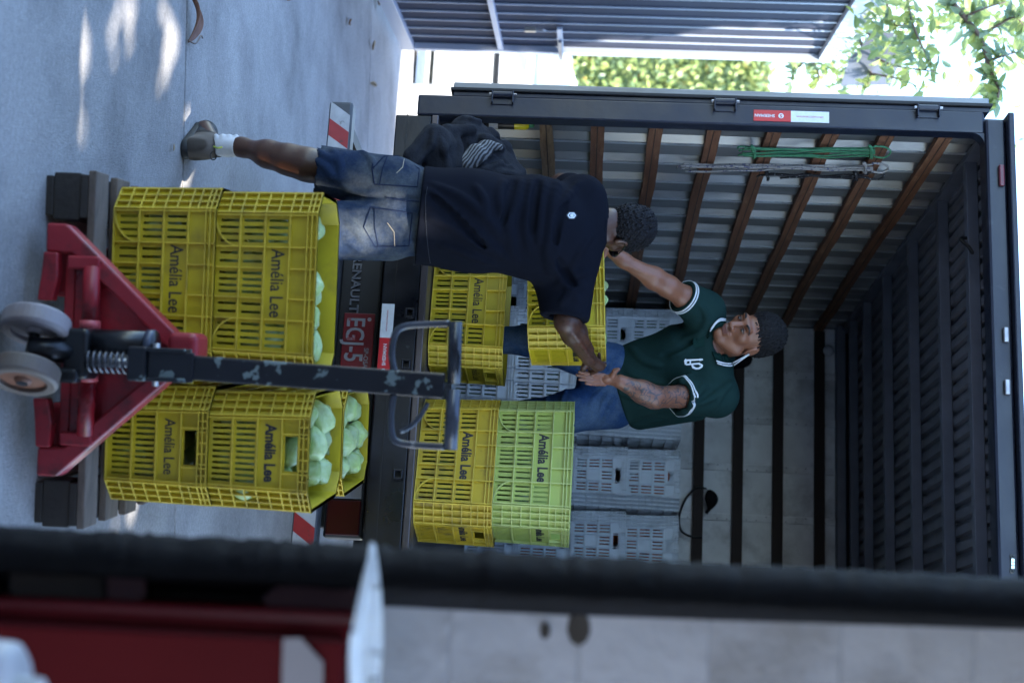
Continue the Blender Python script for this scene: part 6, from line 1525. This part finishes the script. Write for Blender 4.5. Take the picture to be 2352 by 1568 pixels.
# grey felt blanket heaped on the truck edge
def cloth_sheet(name, grid, mat_, parent=None, thick=.006, sub=2):
    b = MB(); nr = len(grid); ncol = len(grid[0])
    for row in grid:
        for p in row: b.v.append(tuple(p))
    for i in range(nr-1):
        for j in range(ncol-1): b.f.append((i*ncol+j, i*ncol+j+1, (i+1)*ncol+j+1, (i+1)*ncol+j))
    o = link(name, b.mesh(name, fix=False), mat_, parent, smooth=True)
    s_ = o.modifiers.new('s', 'SOLIDIFY'); s_.thickness = thick; s_.offset = 0
    ss_ = o.modifiers.new('ss', 'SUBSURF'); ss_.levels = sub; ss_.render_levels = sub
    return o
M_felt = mat('grey_felt', (0.020, 0.021, 0.025), rough=.98, var=.18, vscale=18, bump=.5, bscale=120, spec=.1)
heap = []
G_ = A_
heap_p = [ell(G_(1075, 335, 5.72), (.12, .12, .085), None, .03), cap(G_(1020, 345, 5.58), G_(1120, 325, 5.72), .070, .048, .03), cap(G_(1000, 345, 5.52), G_(1010, 400, 5.55), .075, .085, .04), cap(G_(1090, 370, 5.68), G_(1150, 385, 5.72), .075, .06, .04), cap(G_(1150, 350, 5.76), G_(1180, 400, 5.76), .045, .05, .03),
          cap(G_(955, 350, 5.44), G_(1000, 320, 5.50), .030, .06, .03), cap(G_(940, 360, 5.43), G_(955, 400, 5.44), .022, .035, .03), cap(G_(1030, 305, 5.56), G_(1085, 298, 5.60), .034, .026, .015), cap(G_(1110, 318, 5.62), G_(1150, 340, 5.68), .026, .02, .012), cap(G_(1050, 312, 5.50), G_(1085, 308, 5.54), .022, .016, .012, op='s'),
          cap(G_(1060, 400, 5.60), G_(1160, 410, 5.70), .07, .06, .04), plane(np.array([0, 0, .905]), -UPz, .004) if False else cap(G_(1000, 380, 5.6), G_(1100, 380, 5.65), .07, .07, .04)]
hpb = list(heap_p)
for pts, r_ in (([(1000, 300), (985, 340), (945, 375)], .014), ([(1040, 270), (1100, 280), (1150, 320), (1175, 350)], .014), ([(1050, 310), (1055, 350), (1050, 390)], .014), ([(1110, 395), (1140, 375), (1180, 385)], .013), ([(1120, 410), (1150, 395), (1185, 400)], .012), ([(1080, 400), (1110, 385), (1130, 360)], .011), ([(1010, 310), (1020, 350), (1030, 395)], .010)):
    heap_p += stroke(hpb, pts, r_*1.2, r_*.25, .012)
for pts, r_ in (([(1062, 322), (1075, 345), (1085, 375)], .018), ([(1100, 330), (1130, 340), (1150, 360)], .012), ([(1120, 372), (1145, 365), (1165, 375)], .010), ([(985, 300), (970, 340), (940, 385)], .006)): heap_p += stroke(hpb, pts, r_, -.002, .010, op='s')
blk = sdf_obj('felt_blanket', heap_p, .006, M_felt, relax=1, noise=lambda P: .010*wob(P, 48, 8, 5)+.005*wob(P, 120, 4, 5))
obj_props(blk, 'dark grey felt blanket heaped on the left edge of the truck bed', 'blanket')
# zebra patterned cloth tucked in the blanket
M_zeb = mat('zebra_cloth', (.42, .41, .40), rough=.9, var=.1)
N = M_zeb.node_tree.nodes; L = M_zeb.node_tree.links; bs = N['Principled BSDF']
wv = N.new('ShaderNodeTexWave'); wv.inputs['Scale'].default_value = 26; wv.inputs['Distortion'].default_value = 5; wv.inputs['Detail'].default_value = 1.5; tcw = N.new('ShaderNodeTexCoord'); mpw = N.new('ShaderNodeMapping'); mpw.inputs['Rotation'].default_value = (0.5, 1.0, .3)
L.new(tcw.outputs['Object'], mpw.inputs[0]); L.new(mpw.outputs[0], wv.inputs[0]); cr_ = N.new('ShaderNodeValToRGB'); cr_.color_ramp.interpolation = 'CONSTANT'; cr_.color_ramp.elements[0].color = (.012, .012, .014, 1); cr_.color_ramp.elements[1].position = .5; cr_.color_ramp.elements[1].color = (.15, .15, .15, 1)
L.new(wv.outputs[0], cr_.inputs[0]); L.new(cr_.outputs[0], bs.inputs['Base Color'])
zp = [cap(G_(1068, 375, 5.535), G_(1092, 350, 5.56), .034, .028, .02), cap(G_(1092, 350, 5.56), G_(1125, 334, 5.59), .028, .018, .02), cap(G_(1085, 365, 5.55), G_(1112, 352, 5.58), .034, .028, .02), cap(G_(1112, 335, 5.585), G_(1148, 338, 5.62), .022, .014, .015)]
zb = sdf_obj('zebra_cloth', zp, .005, M_zeb, noise=lambda P: .005*wob(P, 90, 3, 5)); obj_props(zb, 'black and white zebra patterned cloth wrapped in the grey blanket', 'cloth')
# spray can standing behind the blanket
c0_ = aty(1112, 283, 5.64); can = empty('spray_can', (float(c0_[0])-.004, float(c0_[1]), float(c0_[2])), label='black spray can with yellow label and green cap beside the blanket', cat='spray can')
cl_ = Vector(can.location)
TM = Matrix.Translation(cl_)
MB().lathe([(0, 0), (.026, .0), (.0275, .004), (.0275, .130)], M=TM, n=20).build('can_body', mat('can_black', (.010, .010, .013), rough=.3, metal=.2), can, smooth=True)
MB().lathe([(.0275, .130), (.0275, .180), (.024, .186), (.017, .192)], M=TM, n=20).build('yellow_label', mat('can_yellow', (.60, .50, .01), rough=.3), can, smooth=True)
MB().lathe([(.017, .1925), (.0165, .208), (.012, .214), (0, .215)], M=TM, n=16).build('cap', mat('can_green', (.06, .25, .10), rough=.4), can, smooth=True)
MB().lathe([(.0278, .022), (.0278, .060)], M=TM, n=20).build('white_label', mat('can_print', (.30, .30, .32), rough=.5), can, smooth=True)
tm = place_mesh(text_mesh('300', .016, offset=.0004), (cl_.x-.004, cl_.y-.0286, cl_.z+.042), (1, 0, 0), (0, 0, 1)); link('lettering', tm, M_ink, can)
for i in range(3): MB().box((cl_.x-.012, cl_.y-.0289, cl_.z+.068+i*.010), (cl_.x+.012, cl_.y-.0284, cl_.z+.072+i*.010)).build('print_line', mat('can_print', (.3, .3, .32)), can)
# shelf block under the can
sb = MB().box((-2.313, 5.58, .904), (-2.20, 5.72, cl_.z-.001)).build('wooden_block', M_pald, bevel=.004); obj_props(sb, 'dark wooden block on the truck bed carrying the spray can', 'wood block')
# dry leaves on the pavement
M_dl = [mat('dry_leaf_brown', (.17, .085, .045), rough=.7, var=.3, vscale=14, trans=.1), mat('dry_leaf_tan', (.30, .22, .13), rough=.7, var=.3, vscale=14, trans=.1)]
def gl(px, py): p = gpt(px, py); return Vector((p[0], p[1], .006))
spots = [(800, 45, 1.0, 'pale curled leaf on the pavement near the gate foot'), (852, 115, 1.2, 'tan dry leaf beside the bottom corner of the gate'), (848, 190, 1.0, 'dry leaf on the pavement between the gate and the truck post'), (394, 330, .35, 'tiny brown leaf scrap in front of the shoe'), (655, 2, 1.1, 'curled dark twig leaf at the far left of the pavement'), (866, 12, 1.6, 'brown leaf caught under the gate')]
rgl = random.Random(2)
for (px, py, s_, lab) in spots:
    me = leaf_mesh(.10*s_, .036*s_, rgl.uniform(-.3, -.1), rgl.uniform(.5, .9)); me.materials.append(M_dl[rgl.randrange(2)])
    o = bpy.data.objects.new('dry_leaf', me); COL.objects.link(o); o.location = gl(px, py)+Vector((0, 0, .004)); o.rotation_euler = (rgl.uniform(-.3, .3), 0, rgl.uniform(-3, 3)); obj_props(o, lab, 'leaf', 'dry leaves on the pavement')
    so3 = o.modifiers.new('s', 'SOLIDIFY'); so3.thickness = .0015
# big curled spathe
sp = []
for k in range(14):
    t = k/13; p = gl(428+6*math.sin(t*3), -20+118*t); w = .028*math.sin(math.pi*min(t*.96+.04, 1))**.7+.003
    row = []
    for j in range(7):
        a = -1.3+2.6*j/6; row.append((p.x+.25*w*math.sin(a)*1.0, p.y+w*math.sin(a), .004+.045*math.sin(math.pi*t)*.6+w*(1-math.cos(a))*.9))
    sp.append(row)
spo = cloth_sheet('palm_spathe', sp, mat('spathe_brown', (.20, .10, .065), rough=.55, var=.3, vscale=20, stretch=(1, 4, 1)), thick=.003, sub=1); obj_props(spo, 'long curled brown palm spathe lying on the pavement joint', 'dry frond')
tw_ = MB().tube(bez([gl(428, 92), gl(434, 100)+Vector((0, 0, .02)), gl(452, 82)+Vector((0, 0, .01)), gl(462, 88)], 5), .003, n=5).build('dry_twig', M_bark, smooth=True); obj_props(tw_, 'thin dark twig beside the palm spathe', 'twig')
